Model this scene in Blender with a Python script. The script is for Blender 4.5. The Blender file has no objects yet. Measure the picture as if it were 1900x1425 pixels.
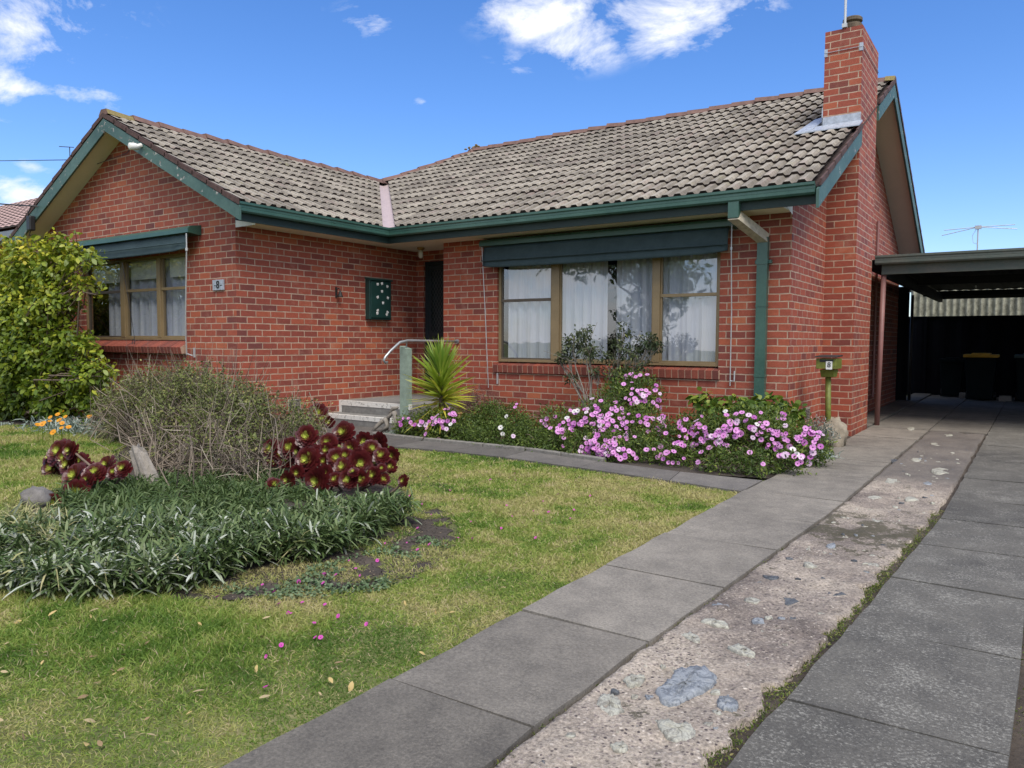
import bpy, bmesh, math, random
import numpy as np
from mathutils import Vector, Matrix
rng = np.random.default_rng(11); random.seed(5)
sc = bpy.context.scene; col = sc.collection
HC = 1.2422
FPX = 1409.353
R2 = np.array([0.8242030869, 0.5662711706, 0.0051218022])
U2 = np.array([-0.0360110824, 0.0433834384, 0.9984092744])
FW = np.array([-0.5651481872, 0.8230764476, -0.0561488017])
CAM = np.array([0, 0, HC])
def ray(x, y): return FW + (x - 950) / FPX * R2 - (y - 712.5) / FPX * U2
def at(x, y, z=0.0):
    d = ray(x, y); return CAM + d * ((z - HC) / d[2])
def atY(x, y, Y):
    d = ray(x, y); return CAM + d * (Y / d[1])
def dep(p): return float(np.dot(np.asarray(p) - CAM, FW))
# key coordinates of the house (metres)
AX, AY, BY, CX, DX, DY, EY, FX, GY = -8.62, 6.18, 9.69, -7.48, -2.33, 9.03, 10.71, -1.95, 11.88
SOF = 2.73; SL = 0.505
EVY, EVX, EVZ = 8.53, -8.14, 2.93       # eave lines of the tiles
RX, RY = -11.2, 13.2                     # ridge of wing / main
RZW = EVZ + SL * (EVX - RX); RZM = EVZ + SL * (RY - EVY)
VGX = -1.93; OGY = AY - .3

# ---------------------------------------------------------------- materials
def mat(name):
    m = bpy.data.materials.new(name); m.use_nodes = True
    nt = m.node_tree
    return m, nt, nt.nodes['Principled BSDF']
def nd(nt, t, **k):
    n = nt.nodes.new(t)
    for a, b in k.items():
        if a.startswith('i_'): n.inputs[a[2:].replace('_', ' ')].default_value = b
        else: setattr(n, a, b)
    return n
def lk(nt, a, b): nt.links.new(a, b)
def ramp(nt, fac, stops, interp='LINEAR'):
    r = nt.nodes.new('ShaderNodeValToRGB'); r.color_ramp.interpolation = interp
    el = r.color_ramp.elements
    while len(el) < len(stops): el.new(.5)
    for e, (p, c) in zip(el, stops):
        e.position = p; e.color = (c[0], c[1], c[2], 1) if hasattr(c, '__len__') else (c, c, c, 1)
    if fac is not None: lk(nt, fac, r.inputs[0])
    return r
def pos(nt): return nd(nt, 'ShaderNodeNewGeometry').outputs['Position']
def noise(nt, v, s, d=4, r=.55, scale3=None):
    if scale3:
        mp = nd(nt, 'ShaderNodeMapping'); mp.inputs['Scale'].default_value = scale3; lk(nt, v, mp.inputs[0]); v = mp.outputs[0]
    n = nd(nt, 'ShaderNodeTexNoise'); n.inputs['Scale'].default_value = s; n.inputs['Detail'].default_value = d
    n.inputs['Roughness'].default_value = r; lk(nt, v, n.inputs['Vector']); return n.outputs[0]
def mth(nt, op, a, b=None, c=None):
    m = nd(nt, 'ShaderNodeMath', operation=op)
    for i, x in enumerate((a, b, c)):
        if x is None: continue
        if isinstance(x, (int, float)): m.inputs[i].default_value = x
        else: lk(nt, x, m.inputs[i])
    return m.outputs[0]
def mix(nt, f, a, b, typ='MIX'):
    m = nd(nt, 'ShaderNodeMix', data_type='RGBA', blend_type=typ)
    for s, x in ((m.inputs[0], f), (m.inputs[6], a), (m.inputs[7], b)):
        if isinstance(x, (int, float)): s.default_value = x
        elif isinstance(x, (tuple, list)): s.default_value = (x[0], x[1], x[2], 1)
        else: lk(nt, x, s)
    return m.outputs[2]
def bump(nt, b, h, s=.3, d=.01):
    n = nd(nt, 'ShaderNodeBump'); n.inputs['Strength'].default_value = s; n.inputs['Distance'].default_value = d
    lk(nt, h, n.inputs['Height']); lk(nt, n.outputs[0], b.inputs['Normal'])
def simple(name, c, rough=.6, var=.25, sc_=8, metal=0, bmp=.1, spec=.5):
    m, nt, b = mat(name); p = pos(nt)
    n = noise(nt, p, sc_); n2 = noise(nt, p, sc_ * 9, 3)
    f = mth(nt, 'MULTIPLY_ADD', n2, .4, mth(nt, 'MULTIPLY', n, .6))
    lo = [x * (1 - var) for x in c]; hi = [min(1, x * (1 + var)) for x in c]
    r = ramp(nt, f, [(.3, lo), (.7, hi)]); lk(nt, r.outputs[0], b.inputs['Base Color'])
    b.inputs['Roughness'].default_value = rough; b.inputs['Metallic'].default_value = metal
    b.inputs['Specular IOR Level'].default_value = spec
    if bmp: bump(nt, b, n2, bmp, .004)
    return m
M = {}
def brick_mat():
    m, nt, b = mat('red_brick'); g = nd(nt, 'ShaderNodeNewGeometry')
    sp = nd(nt, 'ShaderNodeSeparateXYZ'); lk(nt, g.outputs['Position'], sp.inputs[0])
    sn = nd(nt, 'ShaderNodeSeparateXYZ'); lk(nt, g.outputs['True Normal'], sn.inputs[0])
    isx = mth(nt, 'GREATER_THAN', mth(nt, 'ABSOLUTE', sn.outputs[0]), .5)
    u0 = mth(nt, 'ADD', mth(nt, 'MULTIPLY', sp.outputs[1], isx), mth(nt, 'MULTIPLY', mth(nt, 'ADD', sp.outputs[0], .05), mth(nt, 'SUBTRACT', 1.0, isx)))
    wob = noise(nt, g.outputs['Position'], 14, 3); wob2 = noise(nt, g.outputs['Position'], 60, 2)
    u = mth(nt, 'MULTIPLY_ADD', mth(nt, 'SUBTRACT', wob, .5), .012, u0)
    v = mth(nt, 'MULTIPLY_ADD', mth(nt, 'SUBTRACT', noise(nt, g.outputs['Position'], 5, 3), .5), .012, sp.outputs[2])
    vr = mth(nt, 'DIVIDE', v, .086); row = mth(nt, 'FLOOR', vr); fv = mth(nt, 'FRACT', vr)
    half = mth(nt, 'MULTIPLY', mth(nt, 'FRACT', mth(nt, 'MULTIPLY', row, .5)), 1.0)
    rj = nd(nt, 'ShaderNodeTexWhiteNoise', noise_dimensions='1D'); lk(nt, row, rj.inputs['W'])
    ur = mth(nt, 'ADD', mth(nt, 'ADD', mth(nt, 'DIVIDE', u, .24), half), mth(nt, 'MULTIPLY', rj.outputs[0], .1))
    cl = mth(nt, 'FLOOR', ur); fu = mth(nt, 'FRACT', ur)
    du = mth(nt, 'MULTIPLY', mth(nt, 'MINIMUM', fu, mth(nt, 'SUBTRACT', 1.0, fu)), .24)
    dv = mth(nt, 'MULTIPLY', mth(nt, 'MINIMUM', fv, mth(nt, 'SUBTRACT', 1.0, fv)), .086)
    d = mth(nt, 'MINIMUM', du, dv)
    d = mth(nt, 'MULTIPLY_ADD', mth(nt, 'SUBTRACT', wob2, .5), .004, d)
    mr = nd(nt, 'ShaderNodeMapRange'); mr.inputs['From Min'].default_value = .0052; mr.inputs['From Max'].default_value = .0076
    lk(nt, d, mr.inputs[0]); isb = mr.outputs[0]
    cv = nd(nt, 'ShaderNodeCombineXYZ'); lk(nt, cl, cv.inputs[0]); lk(nt, row, cv.inputs[1]); lk(nt, isx, cv.inputs[2])
    wn = nd(nt, 'ShaderNodeTexWhiteNoise', noise_dimensions='3D'); lk(nt, cv.outputs[0], wn.inputs[0])
    big = noise(nt, g.outputs['Position'], 1.3, 3)
    fac = mth(nt, 'ADD', mth(nt, 'MULTIPLY', wn.outputs[0], .85), mth(nt, 'MULTIPLY', mth(nt, 'SUBTRACT', big, .35), .5))
    cr = ramp(nt, fac, [(0, (.16, .048, .042)), (.08, (.2, .052, .039)), (.22, (.27, .062, .04)), (.5, (.325, .074, .043)), (.78, (.365, .084, .046)), (.92, (.42, .108, .05)), (1, (.45, .135, .062))])
    grain = noise(nt, g.outputs['Position'], 90, 4, .7)
    st = noise(nt, g.outputs['Position'], 22, 5, .65)
    c = mix(nt, .55, cr.outputs[0], ramp(nt, st, [(.25, .75), (.75, 1.2)]).outputs[0], 'MULTIPLY')
    c = mix(nt, .35, c, ramp(nt, grain, [(.3, .5), (.7, 1.3)]).outputs[0], 'MULTIPLY')
    mo = ramp(nt, noise(nt, g.outputs['Position'], 9, 4), [(.3, (.32, .22, .155)), (.55, (.46, .33, .24)), (.75, (.56, .42, .31))])
    # pale lime splash in random patches over bricks and mortar
    cc = mix(nt, isb, mo.outputs[0], c)
    lime = mth(nt, 'MULTIPLY', ramp(nt, noise(nt, g.outputs['Position'], 3.2, 5, .7), [(.56, 0), (.75, .45)]).outputs[0], .6)
    cc = mix(nt, lime, cc, (.5, .33, .24))
    lk(nt, cc, b.inputs['Base Color'])
    b.inputs['Roughness'].default_value = .78
    h = mth(nt, 'ADD', mth(nt, 'MULTIPLY', isb, .6), mth(nt, 'MULTIPLY', grain, .35))
    bump(nt, b, h, .5, .005)
    return m
M['brick'] = brick_mat()
def sill_mat(name, c0, c1):
    m, nt, b = mat(name)
    a = nd(nt, 'ShaderNodeAttribute', attribute_name='rnd')
    r = ramp(nt, a.outputs['Fac'], [(0, c0), (1, c1)])
    g = noise(nt, pos(nt), 60, 4, .7)
    lk(nt, mix(nt, .5, r.outputs[0], ramp(nt, g, [(.3, .5), (.7, 1.4)]).outputs[0], 'MULTIPLY'), b.inputs['Base Color'])
    b.inputs['Roughness'].default_value = .8; bump(nt, b, g, .3, .004)
    return m
M['sillbrick'] = sill_mat('sill_brick', (.17, .05, .038), (.34, .085, .05))
M['mortar'] = simple('mortar', (.45, .31, .22), .9, .2, 30)
def tile_mat():
    m, nt, b = mat('weathered_roof_tile'); p = pos(nt)
    n1 = noise(nt, p, 1.1, 5, .6); n2 = noise(nt, p, 9, 5, .65); n3 = noise(nt, p, 45, 4, .7)
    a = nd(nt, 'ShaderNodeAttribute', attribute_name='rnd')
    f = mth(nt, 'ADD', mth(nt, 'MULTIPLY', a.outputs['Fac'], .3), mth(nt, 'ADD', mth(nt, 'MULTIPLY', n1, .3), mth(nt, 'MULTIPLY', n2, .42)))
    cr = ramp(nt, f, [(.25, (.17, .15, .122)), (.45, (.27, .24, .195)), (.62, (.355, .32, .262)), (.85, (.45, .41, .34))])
    gn = nd(nt, 'ShaderNodeNewGeometry'); sn = nd(nt, 'ShaderNodeSeparateXYZ'); lk(nt, gn.outputs['True Normal'], sn.inputs[0])
    stx = noise(nt, p, 1, 4, .6, (60, 2.2, 4)); sty = noise(nt, p, 1, 4, .6, (2.2, 60, 4)); isx = mth(nt, 'GREATER_THAN', mth(nt, 'ABSOLUTE', sn.outputs[0]), .3)
    stk = mth(nt, 'ADD', mth(nt, 'MULTIPLY', stx, mth(nt, 'SUBTRACT', 1.0, isx)), mth(nt, 'MULTIPLY', sty, isx))
    c = mix(nt, .7, cr.outputs[0], ramp(nt, stk, [(.3, .5), (.7, 1.4)]).outputs[0], 'MULTIPLY')
    c = mix(nt, .3, c, ramp(nt, n3, [(.3, .55), (.7, 1.3)]).outputs[0], 'MULTIPLY')
    li = ramp(nt, noise(nt, p, 5.5, 5, .7), [(.6, 0), (.72, .5)])
    c = mix(nt, li.outputs[0], c, (.27, .26, .13))
    dk = ramp(nt, noise(nt, p, 2.6, 5, .75), [(.56, 0), (.74, .55)])
    c = mix(nt, dk.outputs[0], c, (.105, .09, .075))
    pk = ramp(nt, noise(nt, p, 3.7, 2), [(.58, 0), (.7, .4)])
    c = mix(nt, pk.outputs[0], c, (.3, .22, .2))
    lk(nt, c, b.inputs['Base Color']); b.inputs['Roughness'].default_value = .85
    bump(nt, b, n3, .5, .004); return m
M['tile'] = tile_mat()
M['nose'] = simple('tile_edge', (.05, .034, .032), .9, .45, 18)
M['verge'] = simple('verge_edge', (.085, .048, .043), .9, .5, 14)
M['ridge'] = simple('ridge_tile', (.17, .1, .082), .9, .4, 9, bmp=.4)
M['ridgetop'] = simple('ridge_top', (.42, .37, .29), .9, .35, 12, bmp=.4)
M['moss'] = simple('roof_moss', (.24, .19, .075), 1, .4, 40, bmp=.6)
M['valley'] = simple('valley_flashing', (.46, .37, .36), .5, .15, 14, bmp=.1)
M['lead'] = simple('galvanised_flashing', (.44, .48, .54), .45, .35, 25, metal=.3)
def painted(name, c, c2, peel=.0, rough=.4, seed=0):
    m, nt, b = mat(name); p = pos(nt)
    n = noise(nt, p, 2.3, 5, .6); n2 = noise(nt, p, 30, 4)
    r = ramp(nt, mth(nt, 'ADD', mth(nt, 'MULTIPLY', n, .7), mth(nt, 'MULTIPLY', n2, .3)), [(.32, c), (.68, c2)])
    cc = r.outputs[0]
    if peel:
        pn = noise(nt, p, 9.5, 5, .62); pm = ramp(nt, pn, [(peel, 0), (peel + .015, 1)])
        pc = ramp(nt, n2, [(.35, (.11, .09, .08)), (.6, (.5, .48, .44))])
        cc = mix(nt, pm.outputs[0], cc, pc.outputs[0]); bump(nt, b, mth(nt, 'MULTIPLY', pm.outputs[0], -1.0), .5, .004)
    lk(nt, cc, b.inputs['Base Color']); b.inputs['Roughness'].default_value = rough
    return m
M['gutter'] = painted('green_gutter', (.028, .085, .066), (.058, .13, .105), rough=.28)
M['barge'] = painted('green_barge', (.035, .085, .07), (.09, .165, .14), peel=.635, rough=.55)
M['fascia'] = painted('shaded_green_fascia', (.008, .022, .02), (.016, .038, .034), peel=.74, rough=.6)  # eave shade under the gutter put into this green
M['soffit'] = simple('cream_soffit', (.74, .71, .58), .7, .05, 3, bmp=.03)
M['white'] = simple('white_paint', (.78, .77, .72), .6, .12, 14)
def canvas():
    m, nt, b = mat('awning_canvas'); p = pos(nt)
    n = noise(nt, p, 1.6, 5); n2 = noise(nt, p, 7, 5, .7)
    r = ramp(nt, mth(nt, 'ADD', mth(nt, 'MULTIPLY', n, .5), mth(nt, 'MULTIPLY', n2, .5)), [(.35, (.018, .04, .045)), (.65, (.038, .068, .075))])
    lk(nt, r.outputs[0], b.inputs['Base Color']); b.inputs['Roughness'].default_value = .75
    w = nd(nt, 'ShaderNodeTexWave'); w.inputs['Scale'].default_value = 160; lk(nt, p, w.inputs[0]); bump(nt, b, w.outputs[1], .15, .001)
    return m
M['canvas'] = canvas()
M['awnbox'] = painted('awning_box', (.03, .09, .07), (.05, .125, .1), rough=.35)
M['bronze'] = simple('bronze_frame', (.26, .19, .1), .4, .15, 5, bmp=.03)
M['bronzedk'] = simple('dark_sash', (.1, .08, .06), .45, .2, 5, bmp=0)
def glass():
    m, nt, b = mat('window_glass')
    nt.nodes.remove(b); out = nt.nodes['Material Output']
    gl = nd(nt, 'ShaderNodeBsdfGlossy'); gl.inputs['Roughness'].default_value = .015
    n = noise(nt, pos(nt), 1.7, 2); bm = nd(nt, 'ShaderNodeBump'); bm.inputs['Strength'].default_value = .06; bm.inputs['Distance'].default_value = .05
    lk(nt, n, bm.inputs['Height']); lk(nt, bm.outputs[0], gl.inputs['Normal'])
    tr = nd(nt, 'ShaderNodeBsdfTransparent'); tr.inputs[0].default_value = (.93, .95, .95, 1)
    lw = nd(nt, 'ShaderNodeLayerWeight'); lw.inputs[0].default_value = .5
    f = mth(nt, 'MULTIPLY_ADD', mth(nt, 'POWER', lw.outputs['Facing'], 4.0), .74, .235)
    mx = nd(nt, 'ShaderNodeMixShader'); lk(nt, f, mx.inputs[0]); lk(nt, tr.outputs[0], mx.inputs[1]); lk(nt, gl.outputs[0], mx.inputs[2])
    lk(nt, mx.outputs[0], out.inputs[0]); return m
M['glass'] = glass()
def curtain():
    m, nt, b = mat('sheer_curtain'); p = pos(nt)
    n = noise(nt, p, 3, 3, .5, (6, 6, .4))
    r = ramp(nt, n, [(.35, (.7, .75, .88)), (.65, (.86, .89, .97))]); lk(nt, r.outputs[0], b.inputs['Base Color']); b.inputs['Roughness'].default_value = .9  # bluish tone of skylit shade put into the white curtain colour
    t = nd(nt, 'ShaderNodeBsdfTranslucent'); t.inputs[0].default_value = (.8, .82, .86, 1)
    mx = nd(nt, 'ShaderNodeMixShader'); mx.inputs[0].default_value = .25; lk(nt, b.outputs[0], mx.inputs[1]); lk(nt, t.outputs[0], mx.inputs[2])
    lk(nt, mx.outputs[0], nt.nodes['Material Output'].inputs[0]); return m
M['curtain'] = curtain()
M['blind'] = simple('roller_blind', (.72, .74, .68), .8, .05, 2, bmp=0)
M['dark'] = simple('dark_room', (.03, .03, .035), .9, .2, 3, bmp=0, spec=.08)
M['doorg'] = simple('dark_green_door', (.012, .022, .026), .5, .3, 4)
M['mesh'] = simple('door_lattice', (.09, .1, .09), .5, .2, 4)
M['steel'] = simple('galvanised_steel', (.42, .45, .46), .35, .2, 12, metal=.6)
M['alu'] = simple('awning_rod', (.55, .57, .58), .4, .1, 12, metal=.4)
M['black'] = simple('black_plastic', (.015, .016, .017), .5, .3, 12)
M['post'] = simple('painted_post', (.25, .33, .27), .6, .25, 14, bmp=.3)
M['concretestep'] = simple('step_concrete', (.2, .2, .19), .9, .35, 16, bmp=.3)
M['pinkpost'] = simple('pink_primer', (.27, .13, .115), .5, .15, 6)
M['cpgreen'] = painted('faded_green_beam', (.055, .09, .08), (.13, .13, .11), rough=.6)
M['cproof'] = simple('carport_sheet', (.025, .028, .034), .6, .2, 5, spec=.08)
M['colorbond'] = simple('dark_fence', (.008, .009, .013), .6, .15, 3, bmp=0, spec=.08)
M['bin'] = simple('dark_green_bin', (.01, .017, .02), .55, .2, 5, spec=.08)
M['yellow'] = simple('yellow_lid', (.8, .45, .03), .5, .15, 5)
M['redlid'] = simple('green_lid', (.05, .1, .09), .5, .15, 5)
M['block'] = simple('concrete_block', (.34, .33, .31), .9, .2, 30)
M['greyblock'] = simple('old_kerb', (.21, .2, .18), .95, .35, 22, bmp=.4)
M['mailgreen'] = simple('olive_paint', (.15, .17, .028), .55, .35, 22, bmp=.3)
M['sticker'] = simple('sticker', (.8, .8, .78), .5, .03, 3, bmp=0)
M['ink'] = simple('ink', (.02, .02, .02), .5, .1, 3, bmp=0)
M['limestone'] = simple('pale_rock', (.29, .25, .19), .95, .4, 16, bmp=.8)
M['greyrock'] = simple('grey_rock', (.16, .15, .14), .95, .4, 16, bmp=.8)
M['corr'] = simple('cement_sheet', (.3, .3, .23), .95, .75, 9, bmp=.4)
M['meter'] = simple('meter_green', (.012, .045, .04), .4, .2, 6)
M['iron'] = simple('old_iron', (.03, .027, .025), .6, .4, 30)
M['brass'] = simple('brass', (.35, .22, .08), .5, .2, 10, metal=.5)
M['bulb'] = simple('frosted_glass', (.6, .6, .55), .2, .05, 4, bmp=0)
M['bark'] = simple('bark', (.17, .125, .09), .95, .4, 40, bmp=.6)
M['twig'] = simple('dry_twig', (.21, .17, .13), .95, .4, 12, bmp=0)
M['drywood'] = simple('weathered_wood', (.26, .235, .2), .95, .35, 30, bmp=.7)
M['wire'] = simple('wire', (.03, .035, .05), .6, .2, 4, bmp=0)
M['potclay'] = simple('sooty_pot', (.12, .095, .065), .9, .6, 14, bmp=.5)
M['nbtile'] = simple('neighbour_tile', (.42, .29, .26), .9, .2, 4)
M['greyboard'] = simple('grey_board', (.2, .23, .27), .7, .15, 3)
def leafmat(name, stops, rough=.5, trans=.25, tipmix=None, spec=.4, under=None):
    m, nt, b = mat(name); uv = nd(nt, 'ShaderNodeUVMap'); sx = nd(nt, 'ShaderNodeSeparateXYZ'); lk(nt, uv.outputs[0], sx.inputs[0])
    r = ramp(nt, sx.outputs[0], stops); c = r.outputs[0]
    if tipmix: c = mix(nt, mth(nt, 'MULTIPLY', ramp(nt, sx.outputs[1], [(tipmix[0], 0), (tipmix[1], 1)]).outputs[0], tipmix[3] if len(tipmix) > 3 else 1.0), c, tipmix[2])
    lk(nt, c, b.inputs['Base Color']); b.inputs['Roughness'].default_value = rough; b.inputs['Specular IOR Level'].default_value = spec
    if trans:
        t = nd(nt, 'ShaderNodeBsdfTranslucent'); lk(nt, c, t.inputs[0])
        mx = nd(nt, 'ShaderNodeMixShader'); mx.inputs[0].default_value = trans; lk(nt, b.outputs[0], mx.inputs[1]); lk(nt, t.outputs[0], mx.inputs[2])
        lk(nt, mx.outputs[0], nt.nodes['Material Output'].inputs[0])
    return m
def soilmat(name, c1, c2, c3):
    m, nt, b = mat(name); p = pos(nt)
    n = noise(nt, p, 2.2, 6, .6); n2 = noise(nt, p, 40, 5, .7)
    r = ramp(nt, mth(nt, 'ADD', mth(nt, 'MULTIPLY', n, .6), mth(nt, 'MULTIPLY', n2, .4)), [(.35, c1), (.5, c2), (.66, c3)])
    lk(nt, r.outputs[0], b.inputs['Base Color']); b.inputs['Roughness'].default_value = .97; bump(nt, b, n2, .8, .01); return m
M['soil'] = soilmat('dark_soil', (.03, .024, .019), (.062, .049, .038), (.105, .084, .064))
M['lawn'] = soilmat('turf_ground', (.05, .05, .025), (.13, .15, .042), (.24, .22, .1))
def concrete(name, base, dark, speck, sp_amt, crack=True):
    m, nt, b = mat(name); p = pos(nt)
    n1 = noise(nt, p, .9, 5, .6); n2 = noise(nt, p, 7, 6, .68); n3 = noise(nt, p, 80, 6, .85); n4 = noise(nt, p, 75, 5, .8); n5 = noise(nt, p, 4.5, 5, .7)
    f = mth(nt, 'ADD', mth(nt, 'MULTIPLY', n1, .55), mth(nt, 'MULTIPLY', n2, .45))
    r = ramp(nt, f, [(.34, dark), (.62, base)])
    c = mix(nt, .75, r.outputs[0], ramp(nt, n3, [(.32, .4), (.5, .95), (.68, 1.6)]).outputs[0], 'MULTIPLY')
    sm = ramp(nt, mth(nt, 'ADD', mth(nt, 'MULTIPLY', n4, .8), mth(nt, 'MULTIPLY', n5, .3)), [(.575, 0), (.66, sp_amt)])
    c = mix(nt, sm.outputs[0], c, speck)
    v = nd(nt, 'ShaderNodeTexVoronoi'); v.inputs['Scale'].default_value = 34; lk(nt, p, v.inputs['Vector'])
    vs = ramp(nt, v.outputs['Distance'], [(.07, .7), (.13, 0)])
    keep = ramp(nt, v.outputs['Color'], [(.6, 0), (.62, 1)])
    c = mix(nt, mth(nt, 'MULTIPLY', vs.outputs[0], mth(nt, 'MULTIPLY', keep.outputs[0], .5)), c, speck)
    at_ = nd(nt, 'ShaderNodeAttribute', attribute_name='rnd')
    c = mix(nt, 1.0, c, ramp(nt, at_.outputs['Fac'], [(0, .62), (1, 1.3)]).outputs[0], 'MULTIPLY')
    lk(nt, c, b.inputs['Base Color']); b.inputs['Roughness'].default_value = .9
    bump(nt, b, mth(nt, 'ADD', n3, n4), .35, .004); return m
M['conc'] = concrete('grey_concrete', (.235, .214, .18), (.105, .096, .083), (.33, .3, .25), .4)
M['conc2'] = concrete('dark_concrete', (.15, .142, .122), (.07, .067, .06), (.34, .33, .29), .8)
M['path'] = concrete('path_concrete', (.15, .138, .125), (.08, .075, .07), (.25, .235, .2), .3)
def stonestrip():
    m, nt, b = mat('old_pebbly_concrete'); p = pos(nt)
    n1 = noise(nt, p, 1.4, 6, .6); n2 = noise(nt, p, 13, 6, .72); n3 = noise(nt, p, 75, 4, .75)
    r = ramp(nt, n1, [(.36, (.16, .132, .112)), (.47, (.27, .228, .19)), (.62, (.42, .36, .29))])
    c = mix(nt, .7, r.outputs[0], ramp(nt, n2, [(.3, .5), (.7, 1.4)]).outputs[0], 'MULTIPLY')
    v = nd(nt, 'ShaderNodeTexVoronoi'); v.inputs['Scale'].default_value = 62; lk(nt, p, v.inputs['Vector'])
    peb = ramp(nt, v.outputs['Distance'], [(.25, 1), (.42, 0)])
    pc = ramp(nt, v.outputs['Color'], [(.3, (.07, .055, .055)), (.42, (.2, .16, .15)), (.7, (.38, .33, .28)), (.9, (.56, .5, .42))])
    pm = mth(nt, 'MULTIPLY', peb.outputs[0], ramp(nt, noise(nt, p, 3, 4), [(.36, .35), (.55, 1)]).outputs[0])
    c = mix(nt, pm, c, pc.outputs[0])
    c = mix(nt, .8, c, ramp(nt, n3, [(.3, .35), (.5, .95), (.7, 1.7)]).outputs[0], 'MULTIPLY')
    fl_ = ramp(nt, noise(nt, p, 95, 3, .8), [(.62, 0), (.68, .75)]); c = mix(nt, fl_.outputs[0], c, (.5, .44, .36))
    dk_ = ramp(nt, noise(nt, p, 70, 4, .8), [(.33, .8), (.4, 0)]); c = mix(nt, dk_.outputs[0], c, (.07, .052, .05))
    sy = nd(nt, 'ShaderNodeSeparateXYZ'); lk(nt, p, sy.inputs[0]); yy = sy.outputs[1]
    crumb = mth(nt, 'MULTIPLY', mth(nt, 'SUBTRACT', 1.0, mth(nt, 'MINIMUM', mth(nt, 'ABSOLUTE', mth(nt, 'SUBTRACT', yy, 5.25)), 1.0)), .16)
    mo = ramp(nt, mth(nt, 'ADD', noise(nt, p, 6.5, 7, .8), crumb), [(.6, 0), (.65, .85)]); c = mix(nt, mo.outputs[0], c, (.06, .055, .03))
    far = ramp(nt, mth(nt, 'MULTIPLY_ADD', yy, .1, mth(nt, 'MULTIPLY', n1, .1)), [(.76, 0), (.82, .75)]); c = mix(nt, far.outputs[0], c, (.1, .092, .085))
    lk(nt, c, b.inputs['Base Color']); b.inputs['Roughness'].default_value = .92
    bump(nt, b, mth(nt, 'ADD', mth(nt, 'MULTIPLY', n2, 1.2), mth(nt, 'MULTIPLY', n3, .6)), .9, .012); return m
M['strip'] = stonestrip()
def slatemat(name, c0, c1, c2):
    m, nt, b = mat(name); p = pos(nt); w_ = noise(nt, p, 9, 6, .7); n1 = nd(nt, 'ShaderNodeTexNoise'); n1.inputs['Scale'].default_value = 16; n1.inputs['Detail'].default_value = 6; n1.inputs['Roughness'].default_value = .72; n1.inputs['Distortion'].default_value = 1.6; lk(nt, p, n1.inputs['Vector'])
    r = ramp(nt, n1.outputs[0], [(.3, c0), (.47, c1), (.53, c2), (.6, c1), (.75, c2)]); lk(nt, r.outputs[0], b.inputs['Base Color']); b.inputs['Roughness'].default_value = .6; bump(nt, b, n1.outputs[0], 1.0, .012); return m
M['slate'] = slatemat('blue_slate', (.085, .092, .1), (.2, .222, .245), (.34, .365, .385)); M['slatedk'] = slatemat('dark_slate', (.03, .034, .04), (.07, .077, .086), (.13, .143, .155)); M['slatelt'] = slatemat('pale_slate', (.16, .15, .13), (.33, .32, .27), (.5, .5, .42))

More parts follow.
